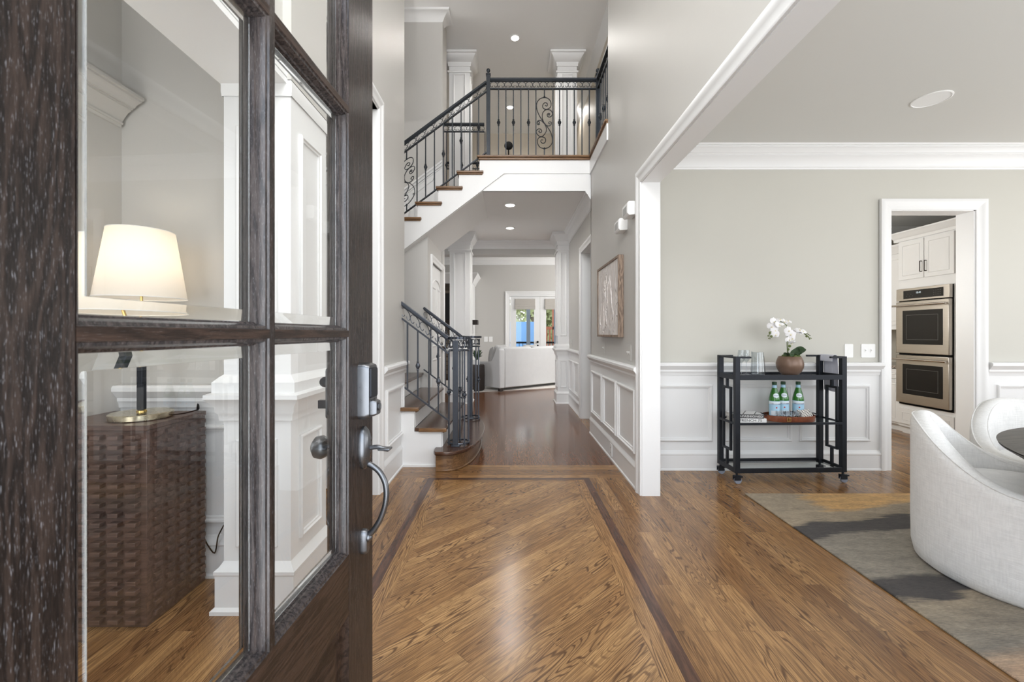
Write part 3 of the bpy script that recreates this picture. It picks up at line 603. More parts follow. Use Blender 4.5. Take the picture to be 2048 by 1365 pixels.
def railing(r, A, B, h, band, mat, balus, slope_collars=None, post_r=.006, bigs=(), hand=(.045, .026), pitch=.082, zlow=0, lowrail=True, collar_z=.5):
    """A,B: base-line ends (3-D); balus: list of (s 0..L horizontal, collar?)"""
    A, B = Vector(A), Vector(B); hd = Vector((B.x-A.x, B.y-A.y, 0)); L = hd.length; u = hd/L; sl = (B.z-A.z)/L
    P = lambda s_, z_: A+u*s_+Vector((0, 0, sl*s_+z_))
    m = MB(); m.bar(P(0, h), P(L, h), hand[0], hand[1]); m.bar(P(0, h-.017), P(L, h-.017), hand[0]*.6, .012); m.build('handrail', mat, r, bevel=.004)
    m = MB(); m.bar(P(0, h-.02-band), P(L, h-.02-band), .022, .014); m.build('sub_rail', mat, r)
    if lowrail: m = MB(); m.bar(P(0, zlow), P(L, zlow), .024, .012); m.build('bottom_rail', mat, r)
    m = MB(); n = max(1, round(L/pitch)); pt = L/n; hb = band-.012
    for i in range(n):
        c = (i+.5)*pt
        m.tube([P(c+a*pt*1.12, h-.02-band+.007+b*hb) for a, b in crom([(a, b, 0) for a, b in MOTIF], 2) for b in [b]] if False else [P(c+q.x*pt*1.12, h-.02-band+.007+q.y*hb) for q in crom([(a, b, 0) for a, b in MOTIF], 2)], .0034, 5)
    m.build('scroll_band', mat, r)
    top = h-.02-band
    for s_, col in balus:
        m = MB(); a = P(s_, zlow); b = P(s_, top); m.bar(a, b, post_r*2, post_r*2, (0, 1, 0))
        if col:
            cz = a+(b-a)*collar_z; m.lathe([(.006, -.04), (.012, -.035), (.009, -.027), (.017, -.012), (.021, 0), (.017, .012), (.009, .027), (.012, .035), (.006, .04)], cz, 8)
        m.build('baluster', mat, r)
    for c, w, hh in bigs:
        m = MB(); k = hh/950.0; kx = w/250.0
        for crv in BIG: m.tube([P(c+(q.x-925)*kx, zlow+(1215-q.y)*k) for q in crom([(a, b, 0) for a, b in crv], 3)], .0048, 6)
        m.bar(P(c, top), P(c, zlow+(1215-365)*k), .012, .012); m.bar(P(c, zlow), P(c, zlow+(1215-1105)*k), .012, .012)
        for zz in (1215-355, 1215-1105): m.lathe([(.004, -.012), (.011, -.008), (.011, .002), (.004, .012)], P(c, zlow+zz*k), 8)
        m.build('scroll_panel', mat, r)
def newel(r, x, y, z0, z1, w, mat, ball=True):
    m = MB(); m.box(x-w/2, x+w/2, y-w/2, y+w/2, z0, z1); m.box(x-w*.8, x+w*.8, y-w*.8, y+w*.8, z0, z0+.012)
    if ball: m.box(x-w*.6, x+w*.6, y-w*.6, y+w*.6, z1, z1+.012); m.lathe([(.008, 0), (.012, .012), (.007, .018), (.019, .032), (.023, .045), (.019, .058), (.004, .068), (.003, .074)], (x, y, z1+.01), 12)
    return m.build('newel_post', mat, r, bevel=.003)
zx = lambda c: (960+c/7.185-CX)/F*(Y1+.03)
RY = Y1+.03
r = thing('bridge_railing', 'black wrought iron railing with central scroll across the upstairs bridge', 'railing', (.3, RY, FZ), 0, 'wrought iron railings')
bx0 = -.225; bx1 = .985
bal = [(zx(c)-bx0, cc) for c, cc in ((267,1),(372,0),(480,1),(587,0),(697,1),(803,0),(1048,0),(1143,1),(1250,0),(1355,1),(1465,0),(1570,1),(1675,0))]
railing(r, (bx0, RY, FZ), (bx1, RY, FZ), .885, .085, M_iron, bal, bigs=[(zx(925)-bx0, .197, .745)], zlow=.015)
newel(r, -.247, RY, FZ, FZ+.935, .045, M_iron); newel(r, 1.0, RY, FZ, FZ+.935, .045, M_iron)
r = thing('balcony_railing', 'black wrought iron railing running back along the right foyer wall', 'railing', (1.0, 4.4, FZ), 0, 'wrought iron railings')
railing(r, (1.0, 3.98, FZ), (1.0, RY-.03, FZ), .885, .085, M_iron, [(.1+.09*i, i % 2) for i in range(8)], zlow=.015)
r = thing('stair_railing', 'black wrought iron railing sloping down the upper stair flight', 'railing', (-.8, RY, 2.8), 0, 'wrought iron railings')
LU = 1.7; s0 = -.27-LU
bl2 = []
xs = [PX(780+v/4.0148, 0, RY).x for v in (217,286,357,429,500,571,642,712)]
for i, xx in enumerate(xs): bl2.append((xx-s0, i % 2))
railing(r, (s0, RY, FZ+.055-LU*.742), (-.27, RY, FZ+.055), .80, .085, M_iron, bl2, bigs=[(xs[0]-.118-s0, .197, .665)], zlow=-.0, collar_z=.5, pitch=.098)
r = thing('landing_railing', 'black wrought iron railing on the far side of the stairwell', 'railing', (-.6, Y2+.03, FZ), 0, 'wrought iron railings')
railing(r, (-.94, Y2+.03, FZ), (-.36, Y2+.03, FZ), .93, .085, M_iron, [(.05+.108*i, i % 2 == 0) for i in range(6)], zlow=.015, collar_z=.42)
r = thing('gallery_railing', 'black wrought iron railing overlooking the great room behind the columns', 'railing', (-.2, 7.3, FZ), 0, 'wrought iron railings')
railing(r, (-1.3, 7.3, FZ), (1.3, 7.3, FZ), .93, .085, M_iron, [(.05+.11*i, i % 2) for i in range(23)], zlow=.015)
# lower flight railings with volute cages
def volute(r, cx, cy, rad, zt, zb, mat, angs, newel_xy, a0, a1):
    m = MB(); arc = [(cx+rad*math.cos(a0+(a1-a0)*i/20), cy+rad*math.sin(a0+(a1-a0)*i/20)) for i in range(21)]
    for i in range(20):
        p, q = arc[i], arc[i+1]; m.bar((*p, zt), (*q, zt), .045, .022)
    m.build('volute', mat, r)
    m = MB(); m.tube([(*p, zt-.105) for p in arc], .008, 6)
    for i in range(0, 20, 2):
        aa = a0+(a1-a0)*(i+1)/20; da = abs(a1-a0)/20
        m.tube([(cx+rad*math.cos(aa+q.x*2.3*da), cy+rad*math.sin(aa+q.x*2.3*da), zt-.10+q.y*.078) for q in crom([(a, b, 0) for a, b in MOTIF], 1)], .0036, 5)
    m.build('scroll_band', mat, r)
    m = MB(); m.tube([(*p, zb+.018) for p in arc], .008, 6); m.build('base_ring', mat, r)
    for a, cz in angs:
        x, y = cx+rad*math.cos(a), cy+rad*math.sin(a)
        m = MB(); m.bar((x, y, zb), (x, y, zt-.105), .013, .013, (0, 1, 0)); m.lathe([(.009, -.006), (.016, -.004), (.016, .004), (.009, .006)], (x, y, zb+.02), 8)
        if cz: m.lathe([(.007, -.032), (.016, -.026), (.009, -.018), (.02, -.006), (.02, .006), (.009, .018), (.016, .026), (.007, .032)], (x, y, cz), 10)
        m.build('baluster', mat, r)
    x, y = newel_xy; newel(r, x, y, zb, zt-.02, .046, mat, False)
Yf = 3.62
r = thing('lower_front_railing', 'grey iron lower stair railing nearest the front door with round newel cage', 'railing', (-.6, Yf, .165), 0, 'wrought iron railings')
yv = 3.70
railing(r, (-.93, Yf, .687), (-.525, Yf, .383), .70, .11, M_iron2, [(.93-a, c) for a, c in ((.873,0),(.785,1),(.69,0),(.61,1))], hand=(.05, .026), collar_z=.47)
volute(r, -.445, Yf+.07, .088, 1.083, .165, M_iron2, [(math.radians(205), .62), (math.radians(310), .60), (math.radians(20), .0), (math.radians(90), .62)], (-.462, Yf-.005), math.radians(-140), math.radians(165))
Yb = 4.83
r = thing('lower_rear_railing', 'grey iron lower stair railing on the far side with its own newel cage', 'railing', (-.6, Yb, .165), 0, 'wrought iron railings')
railing(r, (-.98, Yb, .715), (-.548, Yb, .39), .70, .11, M_iron2, [(.98-a, c) for a, c in ((.90,0),(.82,1),(.735,0),(.64,1))], hand=(.05, .026), collar_z=.47)
volute(r, -.44, Yb-.04, .098, 1.083, .165, M_iron2, [(math.radians(190), 0), (math.radians(255), .62), (math.radians(335), .61), (math.radians(60), 0)], (-.45, Yb+.02), math.radians(165), math.radians(-150)) if False else volute(r, -.44, Yb-.04, .098, 1.083, .165, M_iron2, [(math.radians(190), 0), (math.radians(255), .62), (math.radians(335), .61), (math.radians(60), 0)], (-.45, Yb+.02), math.radians(160), math.radians(-140))
# ================================================================== FRONT DOOR
DO = Vector((-.362, 1.12, 0)); DA = Vector((-35, -850, 0)).normalized(); DN = Vector((850, -35, 0)).normalized()
DT = Matrix(((DA.x, DN.x, 0, DO.x), (DA.y, DN.y, 0, DO.y), (0, 0, 1, 0), (0, 0, 0, 1)))
def DM():
    m = MB(); m.T = DT; return m
dr = thing('door_1', 'dark stained front door standing open with divided glass panes', 'door', tuple(DO), 0, None, 'structure')
TH = .05
m = DM(); m.box(0, .15, -TH, 0, .01, 2.28); m.build('stile', M_doorw, dr, bevel=.0015)
m = DM(); m.box(.736, .886, -TH, 0, .01, 2.28); m.build('stile', M_doorw, dr, bevel=.0015)
for z0, z1 in ((.01, .15), (.477, .6156), (2.135, 2.28)):
    m = DM(); m.box(.15, .736, -TH, 0, z0, z1); m.build('rail', M_doorh, dr)
m = DM(); m.box(.434, .448, -TH, 0, .6156, 2.135); m.build('muntin', M_doorw, dr)
ZP = [(.6156, 1.113), (1.127, 1.624), (1.638, 2.135)]
for z0, z1 in ((1.113, 1.127), (1.624, 1.638)):
    m = DM(); m.box(.15, .434, -TH, 0, z0, z1); m.box(.448, .736, -TH, 0, z0, z1); m.build('muntin', M_doorh, dr)
OV = [(0, 0), (.0015, -.003), (.005, -.004), (.008, -.010), (.0085, -.016), (.011, -.018), (.012, -.022), (.012, -.028), (.011, -.032), (.0085, -.034), (.008, -.040), (.005, -.046), (.0015, -.047), (0, -.05)]
for a_, b_ in ((.15, .434), (.448, .736)):
    for z0, z1 in ZP:
        m = DM(); m.frame((0,0,0), X_, Z_, Y_, a_, b_, z0, z1, OV); g_ = m.build('glazing_bead', M_bead, dr)
        m = DM(); m.box(a_+.030, b_-.030, -.027, -.0225, z0+.030, z1-.030); m.build('glass_pane', M_glass, g_)
        m = DM(); m.frame((0,0,0), X_, Z_, Y_, a_+.0125, b_-.0125, z0+.0125, z1-.0125, [(0, -.0245), (.0172, -.0225), (.0172, -.0265), (0, -.0265), (0, -.0245)]); o = m.build('bevelled_edge', M_bevel, g_)
m = DM(); m.frame((0,0,0), X_, Z_, Y_, .15, .736, .15, .477, [(0, 0), (.003, -.004), (.012, -.012), (.018, -.014), (.022, -.016), (.06, -.006), (.064, -.004)], fill=True); m.build('raised_panel', M_doorh, dr)
m = DM(); m.box(.15, .736, -TH, -.02, .15, .477); m.build('panel_back', M_doorh, dr)
# hardware
ac = .068
def rrect(w, h, r, n=5):
    out = []
    for cx, cy, a in ((w/2-r, h/2-r, 0), (-w/2+r, h/2-r, 90), (-w/2+r, -h/2+r, 180), (w/2-r, -h/2+r, 270)):
        for i in range(n+1):
            t = math.radians(a+90*i/n); out.append((cx+r*math.cos(t), cy+r*math.sin(t)))
    return out
def slab(m, c, w, h, r, y0, y1, top=.8):
    a = rrect(w, h, r); n = len(a); P = []
    for y, k in ((y0, 1), (y0+(y1-y0)*.6, .98), (y1, top)): P += [(c[0]+x*k, y, c[1]+z*(1-(1-k)*w/h)) for x, z in a]
    m.add(P, [(i*n+j, i*n+(j+1) % n, (i+1)*n+(j+1) % n, (i+1)*n+j) for i in range(2) for j in range(n)]+[tuple(range(n)), tuple(range(2*n, 3*n))])
m = DM(); slab(m, (ac, .980), .064, .136, .012, 0, .026, .86); kp = m.build('keypad_lock', M_pewter, dr)
m = DM(); slab(m, (ac, 1.000), .046, .074, .006, .024, .030, .94); m.build('keypad_cover', M_black, kp)
m = DM(); slab(m, (ac, .938), .036, .040, .006, .02, .040, .8); m.build('key_housing', M_pewter, kp)
m = DM(); m.lathe([(.0095, 0), (.0095, .003), (.006, .004)], (ac, .041, .940), 14, M=Matrix.Rotation(-PI/2, 3, 'X')); m.box(ac-.0012, ac+.0012, .044, .0455, .935, .945); m.build('keyhole', M_pewter, kp)
m = DM(); m.lathe([(.026, 0), (.026, .006), (.022, .014), (.015, .019), (.001, .021)], (ac, 0, .838), 24, 1, 2.05, M=Matrix.Rotation(-PI/2, 3, 'X')); gs = m.build('grip_plate', M_pewter, dr)
m = DM(); m.tube(crom([(ac, .012, .836), (ac, .035, .840), (ac, .052, .836), (ac, .066, .834)], 4), [.006]*13, 8); m.cbox((ac, .056, .836), (.024, .030, .006)); m.build('thumb_latch', M_pewter, gs, bevel=.002)
pts = crom([(ac, .008, .800), (ac, .026, .792), (ac, .045, .775), (ac, .058, .745), (ac, .058, .705), (ac, .046, .665), (ac, .028, .635), (ac, .012, .620)], 6)
m = DM(); m.tube(pts, [.011-.004*abs(2*i/(len(pts)-1)-1)**0+.0*i for i in range(len(pts))], 12); m.build('pull_handle', M_pewter, gs)
m = DM(); slab(m, (ac, .606), .026, .062, .0125, 0, .014, .7); m.sphere((ac, .014, .616), .011, 12); m.build('pull_base', M_pewter, gs)
m = DM(); slab(m, (ac, .975), .06, .125, .008, -TH, -TH-.03, .95); il = m.build('interior_lock', M_pewter, dr)
m = DM(); m.sphere((ac, -TH-.045, 1.00), .013, 12); m.cbox((ac, -TH-.045, .945), (.012, .03, .02)); m.build('thumb_turn', M_black, il)
m = DM(); m.lathe([(.03, 0), (.03, -.006), (.012, -.012), (.010, -.030), (.022, -.038), (.029, -.052), (.027, -.066), (.015, -.075), (.001, -.077)], (ac, -TH, .838), 24, M=Matrix.Rotation(-PI/2, 3, 'X')); m.build('door_knob', M_pewter, dr)

# ================================================================== STUDY: cabinet, lamp
CX0, CX1, CY0, CY1, CZ = -1.79, -1.385, 1.62, 1.93, .77
cb = thing('woven_cabinet', 'dark brown woven wood cabinet under the table lamp', 'cabinet', ((CX0+CX1)/2, (CY0+CY1)/2, 0))
body_ = MB(); body_.box(CX0, CX1, CY0, CY1, .0, CZ-.02)
m = MB(); m.box(CX0-.004, CX1+.004, CY0-.004, CY1+.002, CZ-.02, CZ); m.build('top', M_walnut, cb, bevel=.002)
m = body_
for i in range(20):
    z = .025+i*.0365
    for j in range(6):
        x = CX1-.022-.067*j
        if x-.036 > CX0: m.box(x-.038, x, CY0-.026, CY0+.001, z, z+.0165)
for i in range(20):
    z = .025+i*.0365
    for j in range(5): m.box(CX1-.001, CX1+.010, CY0+.03+j*.06, CY0+.062+j*.06, z, z+.018)
m.build('body', M_walnut, cb, bevel=.0015)
LX, LY, LZ = -1.53, 1.765, .771
lp = thing('table_lamp', 'lit table lamp with white drum shade and oval brass base', 'lamp', (LX, LY, LZ))
m = MB().lathe([(.0, 0), (.104, 0), (.107, .003), (.107, .022), (.104, .025), (.0, .026)], (LX, LY, LZ), 48); m.build('base', M_brass, lp)
m = MB().lathe([(.018, 0), (.018, .006), (.011, .010), (.009, .03), (.0, .03)], (LX, LY, LZ+.025), 16); m.build('ferrule', M_gold, lp)
m = MB(); m.bar((LX, LY, LZ+.034), (LX, LY, LZ+.255), .024, .024, (0, 1, 0)); m.build('stem', M_black, lp, bevel=.003)
m = MB(); m.tube([(LX, LY, LZ+.25), (LX, LY, LZ+.285)], .007, 10); m.bar((LX-.024, LY, LZ+.29), (LX+.012, LY, LZ+.288), .012, .006); m.build('pivot', M_gold, lp)
m = MB(); m.bar((LX-.020, LY, LZ+.292), (LX-.010, LY, LZ+.40), .024, .024, (0, 1, 0)); m.build('upper_stem', M_black, lp, bevel=.003)
m = MB(); m.tube([(LX-.008, LY, LZ+.39), (LX, LY, LZ+.44), (LX, LY, LZ+.66)], .005, 8); m.build('rod', M_gold, lp)
msh, t_, b_ = newmat('lamp_shade_linen'); gg = G(t_)
for n_ in list(t_.nodes):
    if n_.type != 'OUTPUT_MATERIAL': t_.nodes.remove(n_)
o_ = [n_ for n_ in t_.nodes][0]; df = gg.n('BsdfDiffuse'); tl = gg.n('BsdfTranslucent'); mxs = gg.n('MixShader')
df.inputs[0].default_value = (.92, .90, .86, 1); tl.inputs[0].default_value = (.95, .88, .78, 1); mxs.inputs[0].default_value = .5
gg.l(df.outputs[0], mxs.inputs[1]); gg.l(tl.outputs[0], mxs.inputs[2]); gg.l(mxs.outputs[0], o_.inputs[0])
m = MB(); n = 48; prof = [(.153, LZ+.495), (.112, LZ+.775)]; vs = [(LX+r*math.cos(2*PI*k/n), LY+r*math.sin(2*PI*k/n), z) for r, z in prof for k in range(n)]
m.add(vs, [(k, (k+1) % n, n+(k+1) % n, n+k) for k in range(n)]); sh = m.build('lamp_shade', msh, lp)
for r_, z in ((.1535, .496), (.1125, .774)): m = MB(); m.tube([(LX+r_*math.cos(2*PI*k/40), LY+r_*math.sin(2*PI*k/40), LZ+z) for k in range(40)], .0018, 6, closed=True); m.build('shade_rim', M_plate, sh)
m = MB()
for a in range(3): m.tube([(LX, LY, LZ+.655), (LX+.125*math.cos(a*2.094), LY+.125*math.sin(a*2.094), LZ+.67)], .0015, 5)
m.build('shade_spider', M_gold, sh)
m = MB().sphere((LX, LY, LZ+.60), .026, 14, sz=1.2); m.build('light_bulb', emit('warm_bulb', (1, .82, .6), 3), lp)
lamp_point('table_lamp_light', (LX, LY, LZ+.645), 1.15, .035)
m = MB(); m.tube(crom([(LX+.10, LY+.03, LZ+.006), (LX+.135, LY+.06, LZ+.008), (LX+.125, LY+.15, LZ+.006), (LX+.10, CY1+.012, LZ-.01), (LX+.1, CY1+.014, .3), (CX1+.03, CY1+.01, .12), (CX1+.06, CY1-.0, .20), (CX1+.075, CY1+.018, .245)], 6), .0028, 6)
o = m.build('power_cord', M_dark, lp); o['label'] = 'dark power cord'
def outlet(c, u, n, label, group, kind='outlet', w=.072, h=.112, mat=None):
    c, u, n = Vector(c), Vector(u), Vector(n)
    r = thing('wall_outlet' if kind == 'outlet' else ('light_switch' if kind.startswith('switch') else 'blank_plate'), label, 'outlet' if kind == 'outlet' else 'switch', tuple(c), 0, group)
    m = MB(); a = rrect(w, h, .006, 2); m.prism(a, c, u, Z_, n, .005); m.build('cover_plate', mat or M_plate, r, bevel=.0012)
    k = {'switch': [0], 'switch2': [-.023, .023]}.get(kind, [])
    for x in k:
        m = MB(); q = c+u*x; m.prism([(-.006, -.014), (.006, -.014), (.006, .014), (-.006, .014)], q, u, Z_, n, .008)
        m.prism([(-.004, -.002), (.004, -.002), (.004, .010), (-.004, .010)], q+n*.006, u, Z_, n, .010); m.build('toggle', mat or M_plate, r)
    if kind == 'outlet':
        for z in (-.022, .022):
            m = MB()
            for x in (-.007, .007): m.prism([(x-.0015, z-.006), (x+.0015, z-.006), (x+.0015, z+.006), (x-.0015, z+.006)], c, u, Z_, n, .0056)
            m.build('socket', M_dark, r)
    return r
outlet((-1.275, 1.964, .155), X_, NY, 'white outlet with plug in the baseboard beside the woven cabinet', None)
# vestibule door
dv = thing('door_2', 'white arched panel door glimpsed through the front door glass', 'door', (-1.4, 3.05, 0), 0, None, 'structure')
m = MB(); m.box(-1.745, -1.055, 3.045, 3.085, .01, 2.185)
m.frame((0, 3.045, 0), X_, Z_, NY, -1.64, -1.16, 1.05, 1.95, [(0, 0), (.01, -.008), (.03, -.004), (.05, .004)], True); m.frame((0, 3.045, 0), X_, Z_, NY, -1.64, -1.16, .25, .9, [(0, 0), (.01, -.008), (.03, -.004), (.05, .004)], True)
m.build('door_leaf', M_trim, dv)
m = casing((0, 3.06, 0), X_, NY, -1.74, -1.06, 2.19, 1.0)
for z, h in ((2.29, .02), (2.40, .015), (2.53, .03), (2.60, .05)): m.box(-1.86, -.95, 3.06-.02-h*.4, 3.06, z, z+h)
m.build('door_casing', M_trim, dv)

# ================================================================== CLOSET DOOR, hall
cd = thing('door_3', 'white arched two panel closet door under the stairs', 'door', (-.955, 5.6, 0), 0, None, 'structure')
m = MB(); m.box(-.995, -.972, 5.19, 6.01, .01, 1.99); ARCH = [(0, 0), (.012, -.008), (.03, -.003)]
m.frame((-.972, 0, 0), Y_, Z_, X_, 5.30, 5.56, .95, 1.72, [(0, 0), (.01, .008), (.02, .008), (.03, 0)]); m.frame((-.972, 0, 0), Y_, Z_, X_, 5.64, 5.90, .95, 1.72, [(0, 0), (.01, .008), (.02, .008), (.03, 0)])
m.frame((-.972, 0, 0), Y_, Z_, X_, 5.30, 5.90, .18, .80, [(0, 0), (.01, .008), (.02, .008), (.03, 0)])
m.tube([(-.968, 5.6+.3*math.cos(PI*i/14), 1.70+.12*math.sin(PI*i/14)) for i in range(15)], .008, 6)
m.build('door_leaf', M_trim, cd)
m = casing((-.955, 0, 0), Y_, X_, 5.185, 6.015, 2.0, .95); m.build('door_casing', M_trim, cd)
m = MB()
for z in (1.72, 1.0, .25): m.box(-.974, -.962, 5.188, 5.20, z-.05, z+.05)
m.build('hinge', M_dark, cd)
m = MB().sphere((-.93, 5.93, .92), .028, 12); m.build('door_knob', M_bronze, cd)

# ================================================================== FOYER RIGHT WALL ITEMS
pa = thing('relief_painting', 'white textured relief painting in a raw wood frame on the foyer wall', 'painting', (XR, 3.83, 1.42))
m = MB(); m.box(XR-.036, XR-.006, 3.435, 4.225, 1.112, 1.738)
cv, t_, b_ = newmat('relief_plaster'); gg = G(t_); v_ = gg.coord((1, 1.3, .6), (0, 0, 0), (0, .3, .1)); vn = gg.noise(v_, 3.2, 4, .6, .9)
ed = gg.ramp(vn, [(.38, 0.0), (.44, 1.0), (.46, .3), (.52, .35), (.56, 1.0), (.58, .1), (.63, .9), (.66, .2)])
gg.l(gg.mix(ed, (.72, .66, .62), (.86, .82, .80)), b_.inputs['Base Color']); b_.inputs['Roughness'].default_value = .8; gg.l(gg.bump(ed, .9, .012), b_.inputs['Normal'])
m.build('canvas', cv, pa)
m = MB(); rnd = random.Random(3)
for i in range(9):
    y = 3.55+rnd.random()*.58; z = 1.65-rnd.random()*.25; P = []
    for j in range(6): P.append((XR-.036, y, z)); y += (rnd.random()-.5)*.10; z -= .03+rnd.random()*.06
    P = [(p[0], min(4.2, max(3.46, p[1])), max(1.13, p[2])) for p in P]; m.tube(crom(P, 4), .0045, 6)
m.build('plaster_ridges', cv, pa)
for nm, b in (('frame_side', (XR-.045, XR-.002, 3.415, 3.435, 1.092, 1.758)), ('frame_side', (XR-.045, XR-.002, 4.225, 4.245, 1.092, 1.758)), ('frame_top', (XR-.045, XR-.002, 3.435, 4.225, 1.738, 1.758)), ('frame_bottom', (XR-.045, XR-.002, 3.435, 4.225, 1.092, 1.112))):
    m = MB(); m.box(*b); m.build(nm, M_rawwood, pa, bevel=.001)
outlet((XR, 4.14, .984), Y_, NX, 'single greige light switch below the painting', None, 'switch', mat=M_greige)
outlet((XR, 3.26, .976), Y_, NX, 'double greige light switch nearest the dining opening', None, 'switch2', .115, .12, M_greige)
outlet((XR-.0165, 3.77, .088), Y_, NX, 'white outlet in the baseboard under the painting', None)
outlet((.945, 6.45, .98), Y_, NX, 'greige light switch on the hall wall before the column', None, 'switch', mat=M_greige)
outlet((2.788, 3.5, .98), X_, NY, 'blank white wall plate right of the bar cart', None, 'blank', .07, .112)
outlet((3.07-.018, 3.5, .98), X_, NY, 'white double toggle switch beside the kitchen doorway', None, 'switch2', .115, .112) if False else outlet((2.947, 3.5, .98), X_, NY, 'white double toggle switch beside the kitchen doorway', None, 'switch2', .115, .112)
for (ya, yb, z0, z1, lab) in ((3.05, 3.19, 1.975, 2.075, 'higher white box of the two door chimes by the dining opening'), (3.30, 3.44, 1.925, 2.02, 'lower white box of the two door chimes by the dining opening')):
    r = thing('door_chime', lab, 'door chime', (XR, (ya+yb)/2, z0))
    m = MB(); m.prism([(XR, z0+.004), (XR-.06, z0), (XR-.072, z0+.014), (XR-.072, z1-.014), (XR-.062, z1), (XR, z1)], (0, ya, 0), X_, Z_, Y_, yb-ya); m.build('housing', M_plate, r, bevel=.003)
    m = MB()
    for i in range(6): m.box(XR-.0745, XR-.071, ya+.02, yb-.02, z0+.02+i*.009, z0+.024+i*.009)
    m.build('grille', paint('chime_grille', (.55, .55, .54), .5, 0, 0), r)
# ceiling lights
M_led = emit('recessed_light_lens', (1, .97, .92), 14)
def downlight(x, y, z, label, power, r_=.078):
    r = thing('recessed_light', label, 'ceiling light', (x, y, z), 0, 'recessed ceiling lights')
    m = MB().lathe([(r_, 0), (r_, -.006), (r_-.018, -.008), (r_-.022, -.001), (r_-.022, 0)], (x, y, z), 28); m.build('trim_ring', M_plate, r)
    m = MB().lathe([(.001, -.003), (r_-.021, -.003), (r_-.021, -.001), (.001, -.001)], (x, y, z), 28); m.build('lens', M_led, r)
    lamp_point('recessed_lamp', (x, y, z-.03), power, .05, (1, .965, .92), 160)
downlight(.076, 6.43, ZU, 'recessed light in the high ceiling above the bridge', 40)
downlight(0, 8.4, ZU, 'recessed light farther back above the gallery', 35)
downlight(1.25, 8.4, ZU, 'recessed light by the upstairs right column', 25)
downlight(0, 5.34, ZC, 'nearer recessed light in the hall ceiling', 26)
downlight(0, 6.5, ZC, 'farther recessed light in the hall ceiling', 26)
r = thing('ceiling_speaker', 'round white speaker grille in the dining ceiling', 'speaker', (2.727, 2.75, 2.64))
m = MB().lathe([(.102, 0), (.102, -.004), (.095, -.006), (.094, -.003), (.001, -.003)], (2.727, 2.75, 2.64), 40); m.build('grille', M_plate, r)
r = thing('floor_lamp', 'black round headed lamp on a thin stem upstairs beyond the bridge', 'lamp', (-.03, 8.9, 3.2))
m = MB().sphere((-.03, 8.9, 5.06), .09, 20, sy=.5); m.build('lamp_head', M_dark, r)
m = MB(); m.tube([(-.03, 8.9, 3.2), (-.03, 8.9, 5.0)], .014, 8); m.build('pole', M_dark, r); m = MB().lathe([(.12, 0), (.12, .02), (.02, .03)], (-.03, 8.9, 3.2), 20); m.build('base', M_dark, r)

# ================================================================== BAR CART
CW, CD_ = .850, .262; ca = math.radians(2.0)
ct = thing('bar_cart', 'black iron bar cart on casters against the dining wall', 'cart', (1.672, 3.150, 0), ca)
CM = Matrix.Translation((1.672, 3.150, 0)) @ Matrix.Rotation(ca, 4, 'Z')
def cpt(x, y, z): return CM @ Vector((x, y, z))
PW = .036; PD = .034
for x in (0, CW-PW):
    for y in (0, CD_-PD):
        m = MB(); m.box(x, x+PW, y, y+PD, .083, .950); m.build('post', M_black, ct, True, bevel=.0015)
def cb_(name, *b):
    m = MB()
    for q in b: m.box(*q)
    return m.build(name, M_black, ct, True, bevel=.0015)
for zz0, zz1, nm in ((.776, .812, 'top_shelf_frame'), (.083, .118, 'bottom_shelf_frame'), (.440, .457, 'middle_shelf_frame')):
    t = .012 if nm[0] != 'm' else .010
    cb_(nm, (PW, CW-PW, 0, t, zz0, zz1), (PW, CW-PW, CD_-t, CD_, zz0, zz1), (0, t, PD, CD_-PD, zz0, zz1), (CW-t, CW, PD, CD_-PD, zz0, zz1))
for nm, zz, mt in (('top_mirror', .792, M_mirror), ('middle_glass', .444, M_shelfglass), ('bottom_mirror', .100, M_shelfglass)):
    m = MB(); m.box(.011, CW-.011, .011, CD_-.011, zz, zz+.007); m.build(nm, mt, ct, True)
for x0, s in ((0, 1), (CW-.02, -1)):
    e = PW+.085
    xs_ = (PW, e) if s > 0 else (CW-e, CW-PW)
    cb_('gallery_rail', (x0, x0+.02, PD, CD_-PD, .936, .950), (*xs_, 0, .02, .936, .950), (*xs_, CD_-.02, CD_, .936, .950))
    xm = x0+.001; d = .018; yc = CD_/2; y0, y1 = yc-.058, yc+.058
    cb_('side_fretwork', (xm, xm+d, yc-.009, yc+.009, .70, .776), (xm, xm+d, yc-.009, yc+.009, .118, .232), (xm, xm+d, y0, y0+.016, .232, .716), (xm, xm+d, y1-.016, y1, .232, .716), (xm, xm+d, y0+.016, y1-.016, .70, .716), (xm, xm+d, y0+.016, y1-.016, .232, .248))
for x in (PW/2, CW-PW/2):
    for y in (PD/2, CD_-PD/2):
        m = MB(); m.lathe([(.008, .060), (.008, .083)], (x, y, 0), 10); m.box(x-.024, x+.026, y-.014, y-.009, .028, .062); m.box(x-.024, x+.026, y+.009, y+.014, .028, .062); m.box(x-.024, x+.026, y-.014, y+.014, .056, .064); m.cbox((x+.030, y, .056), (.02, .03, .010))
        c_ = m.build('caster', M_black, ct, True, bevel=.002)
        m = MB(); m.lathe([(.012, -.009), (.026, -.008), (.028, 0), (.026, .008), (.012, .009)], (x+.008, y, .028), 20, M=Matrix.Rotation(PI/2, 3, 'X')); w_ = m.build('wheel', paint('grey_blue_wheel', (.28, .31, .38), .4, 0, 0), c_, True)
def at(x, y, z): return tuple(cpt(x, y, z))
